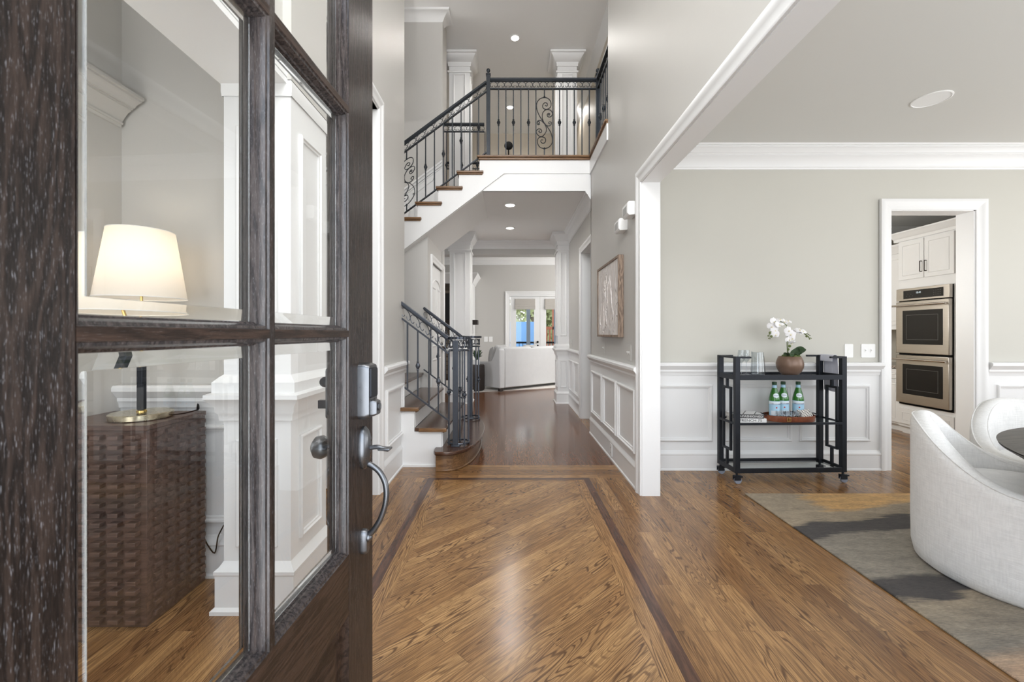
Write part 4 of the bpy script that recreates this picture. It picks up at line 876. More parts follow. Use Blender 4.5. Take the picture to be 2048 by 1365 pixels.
# potted orchid
def pot_at(px, y, z0):
    return None
OX, OY, OZ = at(.500, .125, .7995)
po = thing('potted_orchid', 'white flowering orchid in a round brown bowl pot', 'plant', (OX, OY, OZ))
M_pot = metal('brown_glazed_pot', (.19, .12, .085), .34, .25, .12, 18)
m = MB().lathe([(.040, 0), (.055, .004), (.077, .03), (.091, .062), (.093, .09), (.087, .118), (.077, .143), (.073, .146), (.070, .143), (.078, .118), (.072, .10), (.001, .10)], (OX, OY, OZ), 40); m.build('bowl_pot', M_pot, po)
M_moss = paint('moss', (.10, .14, .04), .9, .8, .3, 90); M_leaf = paint('dark_orchid_leaf', (.028, .062, .022), .35, .05, .2, 8); M_stem = paint('orchid_stem', (.11, .14, .05), .5, .1)
M_petal = paint('white_petal', (.90, .89, .90), .55, .1, .02, 30); M_bud = paint('green_bud', (.13, .17, .05), .5, .1)
m = MB(); m.sphere((OX, OY, OZ+.128), .070, 20, sz=.32)
for i in range(14):
    a = i*2.4; m.sphere((OX+.055*math.cos(a)*(.4+.6*(i % 3)/2), OY+.055*math.sin(a)*(.4+.6*(i % 3)/2), OZ+.142), .018, 8)
m.build('moss', M_moss, po)
def leafmesh(m, pts, w, cup=.25, n=8):
    P = crom(pts, n); L = len(P); vs = []
    for i, p in enumerate(P):
        t = i/(L-1); ww = w*math.sin(PI*min(1, t*.92+.06))**.7
        d = (P[min(i+1, L-1)]-P[max(i-1, 0)]).normalized(); sd = d.cross(Vector((0, -.6, .8))).normalized(); up = sd.cross(d).normalized()
        for q in (-1, -.5, 0, .5, 1): vs.append(p+sd*ww*q+up*abs(q)**1.5*ww*cup)
    k = len(vs); vs2 = [v-Vector((0, 0, .0012)) for v in vs]
    fs = [(i*5+j, i*5+j+1, (i+1)*5+j+1, (i+1)*5+j) for i in range(L-1) for j in range(4)]
    m.add(vs+vs2, fs+[tuple(k+a for a in f[::-1]) for f in fs]+[(i*5, (i+1)*5, k+(i+1)*5, k+i*5) for i in range(L-1)]+[(i*5+4, (i+1)*5+4, k+(i+1)*5+4, k+i*5+4) for i in range(L-1)])
def O(x, z, y=0): return Vector((OX+x*.97, OY+y, OZ+z))
for P_, w in (([O(.02, .14), O(.05, .175, -.01), O(.085, .20, -.02), O(.105, .208, -.02)], .034), ([O(.0, .14), O(-.02, .168, -.03), O(-.03, .17, -.06), O(-.035, .150, -.075)], .024), ([O(.03, .14, -.01), O(.02, .165, -.02), O(.045, .19, -.03), O(.05, .205, -.04)], .028), ([O(.01, .14), O(-.03, .160, -.02), O(-.055, .162, -.03), O(-.07, .158, -.04)], .018)):
    m = MB(); leafmesh(m, P_, w); m.build('leaf', M_leaf, po, sharp=60)
main = [O(-.018, .13), O(-.02, .20), O(-.022, .27), O(-.018, .33), O(-.02, .375), O(-.045, .40), (O(-.085, .415)), O(-.125, .39), O(-.145, .345), O(-.162, .33)]
m = MB(); m.tube(crom(main, 5), .0035, 6); m.tube(crom([O(-.022, .27), O(.0, .31), O(.04, .325), O(.085, .335), (O(.13, .325)), O(.165, .305)], 5), .003, 6); m.tube([O(-.012, .13), O(-.014, .25), O(-.022, .36)], .0022, 5); m.build('stem', M_stem, po)
def flower(c, s, yaw, pitch, roll=0):
    M = Matrix.Rotation(yaw, 3, 'Z') @ Matrix.Rotation(pitch, 3, 'X') @ Matrix.Rotation(roll, 3, 'Y')
    m = MB()
    for ang, ln, wd in ((90, .030, .013), (210, .028, .012), (330, .028, .012), (15, .032, .022), (165, .032, .022)):
        a = math.radians(ang); dx, dz = math.cos(a), math.sin(a); vs = []; n = 7
        for i in range(n+1):
            t = i/n; w = wd*math.sin(PI*(t*.9+.07))**.6; r = ln*s*t
            for q in (-1, -.4, .4, 1): vs.append(M @ Vector((dx*r-dz*w*s*q, -.004-t*(1-t)*.012+.01*t*t+abs(q)*.003, dz*r+dx*w*s*q))+c)
        fs = [(i*4+j, i*4+j+1, (i+1)*4+j+1, (i+1)*4+j) for i in range(n) for j in range(3)]
        m.add(vs, fs)
    o = m.build('flower', M_petal, po, sharp=70)
    m = MB(); m.sphere(M @ Vector((0, -.008, -.003))+c, .0055*s, 8); m.build('flower_lip', paint('lip', (.85, .78, .55), .5, 0, 0), o)
rnd = random.Random(5)
for (x, z, s, yw, pt) in ((-.128, .415, 1.1, .4, .1), (-.140, .375, 1.15, -.3, .2), (-.118, .345, 1.2, .2, .3), (-.098, .39, 1.1, .6, -.2), (-.075, .425, 1.0, .2, -1.0), (-.045, .41, 1.1, .1, -.4), (-.015, .415, .9, -.3, -1.0), (-.115, .315, 1.1, 0, .3),
                         (-.02, .345, 1.1, .3, .2), (.002, .315, 1.25, -.2, .1), (.018, .285, 1.2, .2, .4), (-.005, .275, 1.0, .4, .2), (.045, .335, 1.0, 0, -.9), (.068, .345, 1.1, .2, -.8), (.098, .335, .95, -.2, -.6), (.025, .250, .9, 0, 1.2)):
    flower(O(x, z, -.012+rnd.random()*.02), s, yw, pt, rnd.random()*.8-.4)
m = MB()
for x, z, r_ in ((-.158, .328, .009), (-.146, .30, .009), (-.172, .305, .006), (-.158, .282, .004), (-.168, .285, .004), (.125, .322, .009), (.135, .302, .009), (.150, .295, .005), (.158, .282, .006), (.172, .285, .003), (.0, .225, .010), (-.012, .20, .009), (-.035, .165, .006)): m.sphere(O(x, z), r_, 8, sz=1.15)
m.tube([O(-.16, .33), O(-.158, .282)], .0015, 5); m.tube([O(.12, .32), O(.172, .284)], .0018, 5); m.tube([O(-.16, .325), O(-.172, .305)], .0015, 5)
m.build('buds', M_bud, po)
# glassware
gx, gy, gz = at(.120, .13, .7995)
r = thing('wine_glass', 'clear stemmed wine glass left of the pitcher on the cart', 'glass', (gx, gy, gz))
m = MB().lathe([(.0, 0), (.030, 0), (.030, .0015), (.006, .006), (.0028, .014), (.0028, .085), (.006, .095), (.020, .110), (.027, .135), (.025, .165), (.021, .195), (.0198, .195), (.0238, .165), (.0258, .135), (.019, .112), (.004, .098), (.0, .098)], (gx, gy, gz), 24); m.build('bowl_and_stem', M_thinglass, r)
gx, gy, gz = at(.222, .085, .7995)
r = thing('glass_pitcher', 'clear ribbed glass pitcher with a small spout on the cart', 'pitcher', (gx, gy, gz))
prof = [(.0, 0), (.048, 0), (.050, .006), (.048, .04), (.0435, .12), (.038, .175), (.037, .180), (.0355, .180), (.0365, .172), (.0415, .12), (.045, .04), (.045, .014), (0, .012)]
m = MB(); n = 40; vs = []
for rr, z in prof:
    for k in range(n):
        a = 2*PI*k/n; q = rr*(1+(.03*math.cos(a*20) if rr > .01 else 0)); sp = .012*max(0, math.cos(a-PI))**8*max(0, (z-.15)/.03) if z > .15 else 0
        vs.append((gx+(q+sp)*math.cos(a), gy+(q+sp)*math.sin(a), gz+z+sp*.5))
m.add(vs, [(i*n+k, i*n+(k+1) % n, (i+1)*n+(k+1) % n, (i+1)*n+k) for i in range(len(prof)-1) for k in range(n)]); m.build('pitcher_body', M_thinglass, r, sharp=60)
gx2, gy2, gz2 = at(.205, .205, .7995)
r = thing('wine_glass', 'clear wine glass standing behind the pitcher on the cart', 'glass', (gx2, gy2, gz2)); 
m = MB().lathe([(.0, 0), (.030, 0), (.030, .0015), (.006, .006), (.0028, .014), (.0028, .085), (.006, .095), (.020, .110), (.027, .135), (.025, .165), (.021, .192), (.0198, .192), (.0238, .165), (.0258, .135), (.019, .112), (.004, .098), (.0, .098)], (gx2, gy2, gz2), 24); m.build('bowl_and_stem', M_thinglass, r)
# bottles
M_green = realglass('green_bottle_glass', (.14, .62, .10), 1.45); M_water = None
mg, tg, bgn = newmat('green_glass_filled'); bgn.inputs['Base Color'].default_value = (.045, .25, .03, 1); bgn.inputs['Roughness'].default_value = .04; bgn.inputs['Transmission Weight'].default_value = .35; bgn.inputs['IOR'].default_value = 1.45; bgn.inputs['Coat Weight'].default_value = .6
M_lbl = paint('pale_blue_label', (.42, .66, .84), .5, 0, .04, 20); M_lblw = paint('white_label', (.78, .86, .92), .4, 0, 0); M_ink = paint('navy_ink', (.02, .04, .16), .6, 0, 0); M_star = paint('red_star', (.5, .03, .03), .5, 0, 0)
BP = [(0, 0), (.034, 0), (.0375, .004), (.0390, .012), (.0390, .14), (.0378, .155), (.031, .185), (.0225, .215), (.0160, .238), (.0140, .250), (.0140, .268), (.0150, .269), (.0150, .274), (0, .274)]
def brad(z):
    for (r0, z0), (r1, z1) in zip(BP[1:], BP[2:]):
        if z0 <= z <= z1 and z1 > z0: return r0+(r1-r0)*(z-z0)/(z1-z0)
    return .0390
def bottle(x, y, z, face, label):
    r = thing('water_bottle', label, 'bottle', (x, y, z), 0, 'green sparkling water bottles on the cart')
    m = MB().lathe(BP, (x, y, z), 32); m.build('bottle_glass', mg, r)
    m = MB().lathe([(.016, .258), (.0168, .260), (.0168, .279), (.015, .281), (0, .281)], (x, y, z), 24); m.build('cap', paint('dark_green_cap', (.02, .07, .03), .4, 0, 0), r)
    m = MB().lathe([(.0175, .236), (.0152, .247), (.0152, .257)], (x, y, z), 24); m.v = m.v; m.build('neck_band', M_lbl, r)
    def patch(za, zb, half, dr_, nz_=6, na=14, ell=False):
        m = MB(); vs = []
        for i in range(nz_+1):
            zz = za+(zb-za)*i/nz_; hw = half
            if ell: t = 2*i/nz_-1; hw = half*math.sqrt(max(.0004, 1-t*t))
            for j in range(na+1):
                a = face+hw*(2*j/na-1); q = brad(zz)+dr_; vs.append((x+q*math.cos(a), y+q*math.sin(a), z+zz))
        m.add(vs, [(i*(na+1)+j, i*(na+1)+j+1, (i+1)*(na+1)+j+1, (i+1)*(na+1)+j) for i in range(nz_) for j in range(na)]); return m
    lb = patch(.018, .135, 1.5, .0006, 2, 30).build('label', M_lbl, r); patch(.110, .132, 1.5, .0009, 1, 30).build('label_band', M_lblw, lb)
    patch(.026, .060, 1.0, .0009, 1, 20).build('label_band', M_lblw, lb)
    el = patch(.160, .196, .62, .0010, 10, 14, True).build('shoulder_label', M_lblw, r)
    def wrap(o, zc, rr):
        for v in o.data.vertices:
            xx, yy, zz = v.co; a = face+xx/rr; q = brad(zc+yy)+.0012+zz; v.co = (q*math.cos(a), q*math.sin(a), zc+yy)
    o = copytext('S.PELLEGRINO', .0125, M_ink, lb, Matrix.Identity(4), 'lettering'); wrap(o, .112, .0390)
    m = MB(); m.lathe([(0.0001, 0), (.006, 0), (.006, .0006), (.0001, .0006)], (0, 0, 0), 5); o = m.build('star', M_star, lb, True); wrap(o, .085, .0390)
    o = copytext('S.Pellegrino', .0085, M_ink, el, Matrix.Identity(4), 'lettering'); wrap(o, .178, .030)
bz = .452
tz = bz+.012
bottle(*at(.395, .150, tz), -1.75, 'left green bottle on the leather tray, label turned left')
bottle(*at(.480, .172, tz), -1.9, 'middle green bottle on the leather tray, right beside the left one')
bottle(*at(.592, .160, tz), -1.95, 'right green bottle standing apart behind the patterned napkin')
# tray
tx, ty, tz0 = at(.492, .128, .4512)
M_leather = wood('cognac_leather', (.24, .075, .035), (.13, .035, .018), (1, 1, 1), .3, 0, 4, .1, 5)
r = thing('leather_tray', 'oval cognac leather tray with a buckle on the middle shelf', 'tray', (tx, ty, tz0))
m = MB().lathe([(.0, 0), (.186, 0), (.190, .004), (.192, .044), (.189, .046), (.186, .044), (.184, .006), (.0, .006)], (tx, ty, tz0), 64, 1, .62); m.build('tray_body', M_leather, r)
m = MB()
for aa in (-1.95,): 
    qx, qy = tx+.194*math.cos(aa), ty+.62*.194*math.sin(aa)-.002; m.frame((qx, qy, tz0+.026), X_, Z_, NY, -.015, .015, -.014, .014, [(0, 0), (0, .003), (.003, .003), (.003, 0)]); m.box(qx-.002, qx+.001, qy-.004, qy, tz0+.014, tz0+.038)
m.build('buckle', M_gold, r)
m = MB()
for s in (-1, 1): m.tube(crom([(tx+s*.188, ty-.03, tz0+.04), (tx+s*.203, ty-.02, tz0+.05), (tx+s*.203, ty+.02, tz0+.05), (tx+s*.188, ty+.03, tz0+.04)], 4), .004, 6)
m.build('tray_handles', M_black, r)
# crystal tumblers
rnd = random.Random(8)
for i, (dx, dy, lb) in enumerate(((-.09, -.045, 'cut crystal tumbler at the left front of the leather tray'), (-.032, -.062, 'cut crystal tumbler at the front centre of the leather tray'), (.026, -.056, 'cut crystal tumbler next to the patterned napkin'))):
    r = thing('crystal_tumbler', lb, 'glass', (tx+dx, ty+dy, tz0+.0065), 0, 'cut crystal tumblers'); m = MB(); n = 24; vs = []; PR = [(0, 0), (.024, 0), (.027, .004), (.029, .02), (.028, .035), (.031, .05), (.0295, .070), (.027, .070), (.026, .05), (.024, .02), (0, .014)]
    for rr, z in PR:
        for k in range(n): a = 2*PI*k/n; q = rr*(1+(.10*math.cos(a*8+(PI if z > .03 else 0)) if .003 < z < .06 and rr > .0265 else 0)); vs.append((tx+dx+q*math.cos(a), ty+dy+q*math.sin(a), tz0+.0065+z))
    m.add(vs, [(a*n+k, a*n+(k+1) % n, (a+1)*n+(k+1) % n, (a+1)*n+k) for a in range(len(PR)-1) for k in range(n)]); m.build('tumbler_glass', M_crystal, r, sharp=20)
# napkin
mn, tn_, bn_ = newmat('crosshatch_napkin'); gg = G(tn_); v_ = gg.coord((1, 1, 1), (0, .9, 0)); sp_ = gg.n('SeparateXYZ'); gg.l(v_, sp_.inputs[0])
l1 = gg.math('LESS_THAN', gg.math('FRACT', gg.math('MULTIPLY', sp_.outputs[0], 58)), .2); l2 = gg.math('LESS_THAN', gg.math('FRACT', gg.math('MULTIPLY', sp_.outputs[2], 95)), .26)
gg.l(gg.mix(gg.math('MAXIMUM', l1, l2), (.86, .83, .76), (.05, .05, .06)), bn_.inputs['Base Color']); bn_.inputs['Roughness'].default_value = .9
r = thing('folded_napkin', 'cream napkin with dark crosshatch lines propped on the tray', 'napkin', (tx+.105, ty-.05, tz0+.008))
m = MB(); q = [(-.055, 0), (.062, 0), (.052, .045), (.030, .088), (-.04, .078), (-.058, .086)]
m.prism(q, (tx+.105, ty-.058, tz0+.0075), X_, Vector((0, .35, .94)), Vector((0, -.94, .35)), -.006); m.prism([(a*.92+.004, b*.95) for a, b in q], (tx+.107, ty-.048, tz0+.0075), X_, Vector((0, .28, .96)), Vector((0, -.96, .28)), -.004); m.build('cloth', mn, r, bevel=.002)
# books
M_bw = paint('white_book_cover', (.82, .82, .81), .5, 0, .02); M_bg = paint('grey_book_spine', (.085, .085, .085), .55, 0, .02); M_pages = paint('book_pages', (.80, .78, .73), .8, .3, .05, 200); M_tx = paint('black_print', (.015, .015, .015), .6, 0, 0)
mc, tc_, bc_ = newmat('striped_book_cover'); gg = G(tc_); v_ = gg.coord((1, 1, 1), (0, 0, .5)); sp_ = gg.n('SeparateXYZ'); gg.l(v_, sp_.inputs[0])
gg.l(gg.mix(gg.math('LESS_THAN', gg.math('FRACT', gg.math('MULTIPLY', sp_.outputs[0], 14)), .09), (.80, .80, .79), (.04, .04, .04)), bc_.inputs['Base Color'])
def book(x0, x1, y0, y1, z0, z1, rz, cover, spine, txt, txm, label, size):
    cx, cy = (x0+x1)/2, (y0+y1)/2; w, d, h = (x1-x0)/2, (y1-y0)/2, z1-z0
    wp = cpt(cx, cy, z0); r = thing('cocktail_book', label, 'book', tuple(wp), ca+rz)
    m = MB(); m.box(-w, w, -d, d, h-.003, h); m.box(-w, w, -d, d, 0, .003); m.build('cover', cover, r, True)
    m = MB(); m.box(-w, w-.0, -d-.001, -d+.003, 0, h); s_ = m.build('spine', spine, r, True)
    m = MB(); m.box(-w+.004, w-.004, -d+.003, d-.004, .003, h-.003); m.build('pages', M_pages, r, True)
    copytext(txt, size, txm, s_, Matrix.Translation((0, -d-.0016, h/2)) @ Matrix.Rotation(PI/2, 4, 'X'), 'lettering', xs=1.25)
book(.035, .265, .045, .20, .4512, .4812, -.10, M_bw, M_bw, 'FRENCH 75', M_tx, 'white book titled FRENCH 75 at the bottom of the stack', .026)
book(.022, .250, .050, .20, .4814, .512, -.15, mc, M_bg, 'OLD-FASHIONED', M_bw, 'striped white book with grey spine on top of the stack', .022)
# towel
r = thing('hand_towel', 'pale lavender grey towel draped over the right end of the cart', 'towel', at(CW, .13, .95))
P_ = crom([(CW-.026, 0, .905), (CW-.026, 0, .935), (CW-.020, 0, .9535), (CW-.008, 0, .9555), (CW+.005, 0, .950), (CW+.010, 0, .90), (CW+.012, 0, .80), (CW+.013, 0, .70), (CW+.014, 0, .672)], 4); vs = []
for i, p in enumerate(P_):
    for j in range(15):
        t = j/14; q = i/len(P_); vs.append(cpt(p.x+.004*math.sin(t*11)*max(0, q-.5)*2+.002*q*abs(math.sin(t*6)), .105+.14*t-.012*q, p.z-.016*(1-t)*max(0, q-.5)))
m = MB(); m.add(vs, [(i*15+j, i*15+j+1, (i+1)*15+j+1, (i+1)*15+j) for i in range(len(P_)-1) for j in range(14)]); o = m.build('cloth', M_cloth, r, sharp=80)
sm = o.modifiers.new('solid', 'SOLIDIFY'); sm.thickness = .002; sm.offset = 0
# ================================================================== KITCHEN
KX = 4.43
def cabdoor(m, u0, u1, z0, z1, X=KX):
    m.box(X-.018, X, u0+.004, u1-.004, z0+.004, z1-.004)
    m.frame((X-.018, 0, 0), Y_, Z_, NX, u0+.05, u1-.05, z0+.05, z1-.05, [(-.004, 0), (0, .004), (.006, -.002), (.012, -.008), (.020, -.009), (.04, .0), (.044, .001)], True)
def pull(m, p, q, off=(-.022, 0, 0)):
    p, q, off = Vector(p), Vector(q), Vector(off); d = (q-p)
    m.tube(crom([p, p+off*.9, p+off+d*.08, p+off+d*.5, p+off+d*.92, q+off*.9, q], 3), .0045, 8)
T0, T1 = 4.22, 4.84
tw = thing('oven_cabinet', 'tall white kitchen cabinet housing the double oven', 'cabinet', (KX+.3, (T0+T1)/2, 0))
m = MB(); m.box(KX, KX+.6, T0-.5, T1, .08, 2.19); m.box(KX+.04, KX+.6, T0-.5, T1, 0, .08); m.build('cabinet_body', M_cab, tw)
m = MB(); m.prism([(0, 0), (-.015, .0), (-.02, .03), (-.04, .045), (-.05, .07), (-.07, .085), (-.07, .10), (.3, .10), (.3, 0)], (KX, T0-.5, 2.16), X_, Z_, Y_, T1-T0+.5+.05); m.build('cabinet_crown', M_cab, tw)
ym = (T0+T1)/2+.0
for a, b, py in ((ym, T1-.01, ym+.025), (T0, ym, ym-.025)):
    m = MB(); cabdoor(m, a, b, 1.72, 2.15); d_ = m.build('door', M_cab, tw); m = MB(); pull(m, (KX-.018, py, 1.79), (KX-.018, py, 1.90)); m.build('handle', M_bronze, d_)
for a, b in ((T0-.48, T0-.0), (T0+.0, T1-.01)):
    m = MB(); cabdoor(m, a, b, .11, .29); d_ = m.build('drawer', M_cab, tw); m = MB(); c_ = (a+b)/2; pull(m, (KX-.018, c_-.09+.03, .205), (KX-.018, c_+.09+.03, .205)); m.build('handle', M_bronze, d_)
ov = thing('double_oven', 'stainless steel double wall oven seen through the kitchen doorway', 'oven', (KX, ym, .33))
OY0, OY1 = T0+.02, T1-.015
m = MB(); m.box(KX-.012, KX+.5, OY0, OY1, .33, 1.62); m.build('oven_body', M_dark, ov)
m = MB(); m.box(KX-.045, KX-.012, OY0, OY1, 1.485, 1.62); cp_ = m.build('control_panel', M_steel, ov, bevel=.003)
m = MB(); m.box(KX-.048, KX-.044, OY0+.06, OY1-.09, 1.505, 1.595); dp = m.build('display', M_blackglass, cp_)
M_digit = emit('oven_display_digits', (.75, .85, .9), .7); M_icon = paint('panel_icons', (.09, .088, .08), .5, 0, 0)
m = MB()
for i in range(4):
    for j in range(3): m.box(KX-.0486, KX-.0478, OY0+.085+i*.022, OY0+.092+i*.022, 1.525+j*.022, 1.531+j*.022)
for i in range(5): m.box(KX-.0486, KX-.0478, OY1-.13-i*.018, OY1-.122-i*.018, 1.53+(i % 2)*.02, 1.536+(i % 2)*.02)
m.build('buttons', M_icon, dp)
o = copytext('12:41', .026, M_digit, dp, Matrix.Identity(4), 'digits'); 
MM = Matrix(((0, 0, -1, KX-.0485), (-1, 0, 0, ym+.03), (0, 1, 0, 1.565), (0, 0, 0, 1))); o.data.transform(Matrix.Translation(-ROOT[ov]) @ MM)
for z0, z1, nm in ((.905, 1.475, 'upper'), (.355, .885, 'lower')):
    m = MB(); m.box(KX-.05, KX-.012, OY0, OY1, z0, z1); d_ = m.build('oven_door', M_steel, ov, bevel=.006)
    m = MB(); m.box(KX-.053, KX-.049, OY0+.06, OY1-.085, z0+.10, z1-.10); wq = m.build('oven_window', M_blackglass, d_, bevel=.002)
    m = MB(); m.frame((KX-.053, 0, 0), Y_, Z_, NX, OY0+.105, OY1-.13, z0+.15, z1-.15, [(0, .0), (0, .0008), (.004, .0008), (.004, 0)]); m.build('window_border', M_icon, wq)
    m = MB(); zz = z1-.045; m.tube([(KX-.095, OY0-.01, zz), (KX-.095, OY1+.04, zz)], .011, 12); m.box(KX-.095, KX-.05, OY0+.03, OY0+.05, zz-.008, zz+.008); m.box(KX-.095, KX-.05, OY1-.05, OY1-.03, zz-.008, zz+.008); m.build('door_handle', metal('oven_handle_steel', (.62, .58, .54), .22, 1, .03), d_)
bc = thing('base_cabinet', 'white kitchen base cabinet left of the oven tower under granite', 'cabinet', (4.7, 5.35, 0))
m = MB(); m.box(KX+.03, KX+.6, T1+.005, 6.05, .08, .72); m.box(KX+.08, KX+.6, T1+.005, 6.05, 0, .08); m.build('cabinet_body', M_cab, bc)
for i in range(3):
    a = T1+.01+i*.39; m = MB(); cabdoor(m, a, a+.38, .60, .715, KX+.03); m.build('drawer', M_cab, bc); m = MB(); cabdoor(m, a, a+.38, .10, .59, KX+.03); m.build('door', M_cab, bc)
mg2, tg2, bg2 = newmat('speckled_granite'); gg = G(tg2); gg.l(gg.ramp(gg.noise(gg.coord(), 90, 3, .7), [(.40, (.04, .035, .03)), (.5, (.25, .2, .16)), (.62, (.55, .5, .45))]), bg2.inputs['Base Color']); bg2.inputs['Roughness'].default_value = .15
ctp = thing('countertop', 'speckled granite countertop left of the oven tower', 'countertop', (4.7, 5.35, .72)); m = MB(); m.box(KX, KX+.6, T1+.005, 6.05, .721, .752); m.build('slab', mg2, ctp, bevel=.004)
bs = MB(); bs.box(KX+.6, KX+.63, T1, 6.1, .72, 1.2); struct('trim_60', bs, paint('backsplash_tile', (.50, .47, .41), .4, .05), 'beige backsplash behind the granite', 'backsplash')
uc = thing('wall_cabinet', 'cream wall cabinet above the granite counter', 'cabinet', (4.8, 5.4, 1.2))
m = MB(); m.box(KX+.12, KX+.6, T1+.02, 6.05, 1.2, 2.06); m.box(KX+.11, KX+.6, T1+.02, 6.05, 1.17, 1.2); m.prism([(0, 0), (-.02, .0), (-.03, .04), (-.07, .08), (-.07, .10), (.3, .10), (.3, 0)], (KX+.12, T1+.02, 2.06), X_, Z_, Y_, 1.19); m.build('cabinet_body', M_cab, uc)
for i in range(3):
    m = MB(); a = T1+.03+i*.38; cabdoor(m, a, a+.37, 1.22, 2.04, KX+.12); m.build('door', M_cab, uc)

# ================================================================== DINING
m = MB(); m.box(1.632, 4.6, -.15, 2.957, 0, .010); rg = m.build('area_rug', M_rug, None, bevel=.004); tag(rg, 'abstract grey and tan dining rug with dark streaks', 'rug')
def tub_chair(cx, cy, face, label, ro=.39):
    r = thing('tub_chair', label, 'chair', (cx, cy, .0101), face, 'white upholstered tub dining chairs'); n = 72; rings = []
    def top(a):
        d = abs((a+PI) % (2*PI)-PI)      # 0 at the back (-x side)
        pts = [(0, .712), (10, .711), (17, .704), (24, .686), (33, .652), (40, .619), (48, .582), (56, .545), (63, .514), (70, .488), (78, .466), (90, .449), (110, .438), (180, .425)]
        dd = math.degrees(d)
        for (a0_, h0), (a1_, h1) in zip(pts, pts[1:]):
            if dd <= a1_: t = (dd-a0_)/(a1_-a0_); return h0+(h1-h0)*t
        return .425
    m = MB(); vs = []
    NP = 15
    for k in range(n):
        a = 2*PI*k/n; d = a-PI; h = top(d); ct_, sn = math.cos(a), math.sin(a)
        ti = ro-.085
        prof = [(ro-.035, .0), (ro-.012, .018), (ro-.002, .07), (ro, .2), (ro, h-.06), (ro-.002, h-.035), (ro-.012, h-.012), (ro-.028, h-.002), (ro-.045, h), (ro-.062, h-.004), (ro-.076, h-.018), (ti, h-.05), (ti-.005, max(.34, h-.15)), (ti-.008, .335), (0.02, .335)]
        for q, z in prof: vs.append((q*ct_, q*sn, z))
    m.add(vs, [(k*NP+j, k*NP+j+1, ((k+1) % n)*NP+j+1, ((k+1) % n)*NP+j) for k in range(n) for j in range(NP-1)]+[tuple(k*NP+NP-1 for k in range(n)), tuple(k*NP for k in range(n))[::-1]])
    sh_ = m.build('shell', M_linen, r, True, sharp=80)
    for rr, dz in ((ro-.008, -.016), (ro-.074, -.020)):
        m = MB(); m.tube([(rr*math.cos(2*PI*k/n), rr*math.sin(2*PI*k/n), top(2*PI*k/n-PI)+dz+.003) for k in range(n)], .0035, 6, closed=True); m.build('piping', M_linen, sh_, True)
    m = MB(); R_ = ro-.100; m.lathe([(.0, .340), (R_-.02, .340), (R_, .355), (R_, .395), (R_-.02, .418), (R_*.6, .426), (0, .428)], (0, 0, 0), 48); m.build('seat_cushion', M_linen, r, True, sharp=80)
    return r
tub_chair(2.352, 1.93, math.radians(-48), 'white boucle tub chair nearest the viewer with its back to the bar cart')
tub_chair(3.05, 2.29, math.radians(-97), 'white boucle tub chair behind the dark round table near the kitchen doorway')
TX, TY, TR = 2.80, 1.185, .955
tb = thing('dining_table', 'round weathered dark wood table with reeded rim at the right edge', 'table', (TX, TY, .0101))
m = MB().lathe([(0, .575), (TR-.12, .575)]+[(TR-.115+.019*i+d, .578+.013*i+e) for i in range(6) for d, e in ((0, 0), (.012, .003), (.013, .008), (.006, .0115))]+[(TR-.004, .657), (TR-.09, .664), (TR-.094, .661), (TR-.10, .664), (TR-.30, .665), (TR-.304, .662), (TR-.31, .665), (0, .665)], (TX, TY, 0), 128); m.build('table_top', M_tablew, tb, sharp=25)
m = MB().lathe([(.36, .0101), (.36, .035), (.30, .05), (.17, .08), (.13, .2), (.13, .45), (.2, .56), (.3, .59)], (TX, TY, 0), 48); m.build('pedestal', M_tablew, tb)

# ================================================================== GREAT ROOM
fd = thing('door_4', 'glazed double doors with roman shades to the porch', 'door', (.8, 11.3, 0), 0, None, 'structure')
m = casing((0, 11.3, 0), X_, NY, -.045, 1.645, 2.165, 1.0); m.box(-.06, 0, 11.3, 11.42, 0, 2.17); m.box(1.6, 1.66, 11.3, 11.42, 0, 2.17); m.box(0, 1.6, 11.3, 11.42, 2.12, 2.17); m.build('door_casing', M_trim, fd)
for k, (a, b) in enumerate(((.005, .797), (.803, 1.595))):
    m = MB(); g0, g1 = a+.16, b-.155
    m.box(a, g0, 11.33, 11.375, .01, 2.115); m.box(g1, b, 11.33, 11.375, .01, 2.115); m.box(g0, g1, 11.33, 11.375, .01, .26); m.box(g0, g1, 11.33, 11.375, 2.02, 2.115); lf = m.build('door_leaf', M_trim, fd)
    m = MB(); m.box(g0, g1, 11.35, 11.355, .26, 2.02); m.build('glass_pane', M_pane, lf)
    m = MB(); m.box(g0-.03, g1+.03, 11.30, 11.328, 1.86, 2.05); m.box(g0-.032, g1+.032, 11.292, 11.328, 1.80, 1.875); m.box(g0-.03, g1+.03, 11.288, 11.326, 1.765, 1.815); m.build('roman_shade', fabric('shade_fabric', (.50, .47, .43), 200, .05, .1), fd, bevel=.006)
m = MB(); 
for z in (.80, .90): m.sphere((.735, 11.30, z), .03, 10, sy=.6)
m.build('door_knob', M_dark, fd)
r = outlet((-.64, 11.3, .975), X_, NY, 'left one of two white switches on the great room wall', None, 'switch', .1, .14); r = outlet((-.51, 11.3, .975), X_, NY, 'right one of two white switches on the great room wall', None, 'switch', .1, .14)
base('great_room', MB().sweep(BASE, (-4, 11.3, 0), (-.12, 11.3, 0), NY), 'white baseboard in the great room')
m = MB(); vs_ = [(-1.6, 7.75), (.98, 9.75), (2.6, 11.1), (-2.4, 11.1), (-3.6, 8.3)]; m.prism([(-1.05, 7.98), (.05, 7.98+.42), (2.9, 9.55), (2.9, 10.9), (.9, 10.15), (-2.2, 10.15), (-2.2, 8.0)], (0, 0, 0), X_, Y_, Z_, .009); 
rr = m.build('living_room_rug', fabric('pale_rug', (.62, .57, .52), 60, .15, .3), None); tag(rr, 'pale patterned rug under the great room sofa', 'rug')
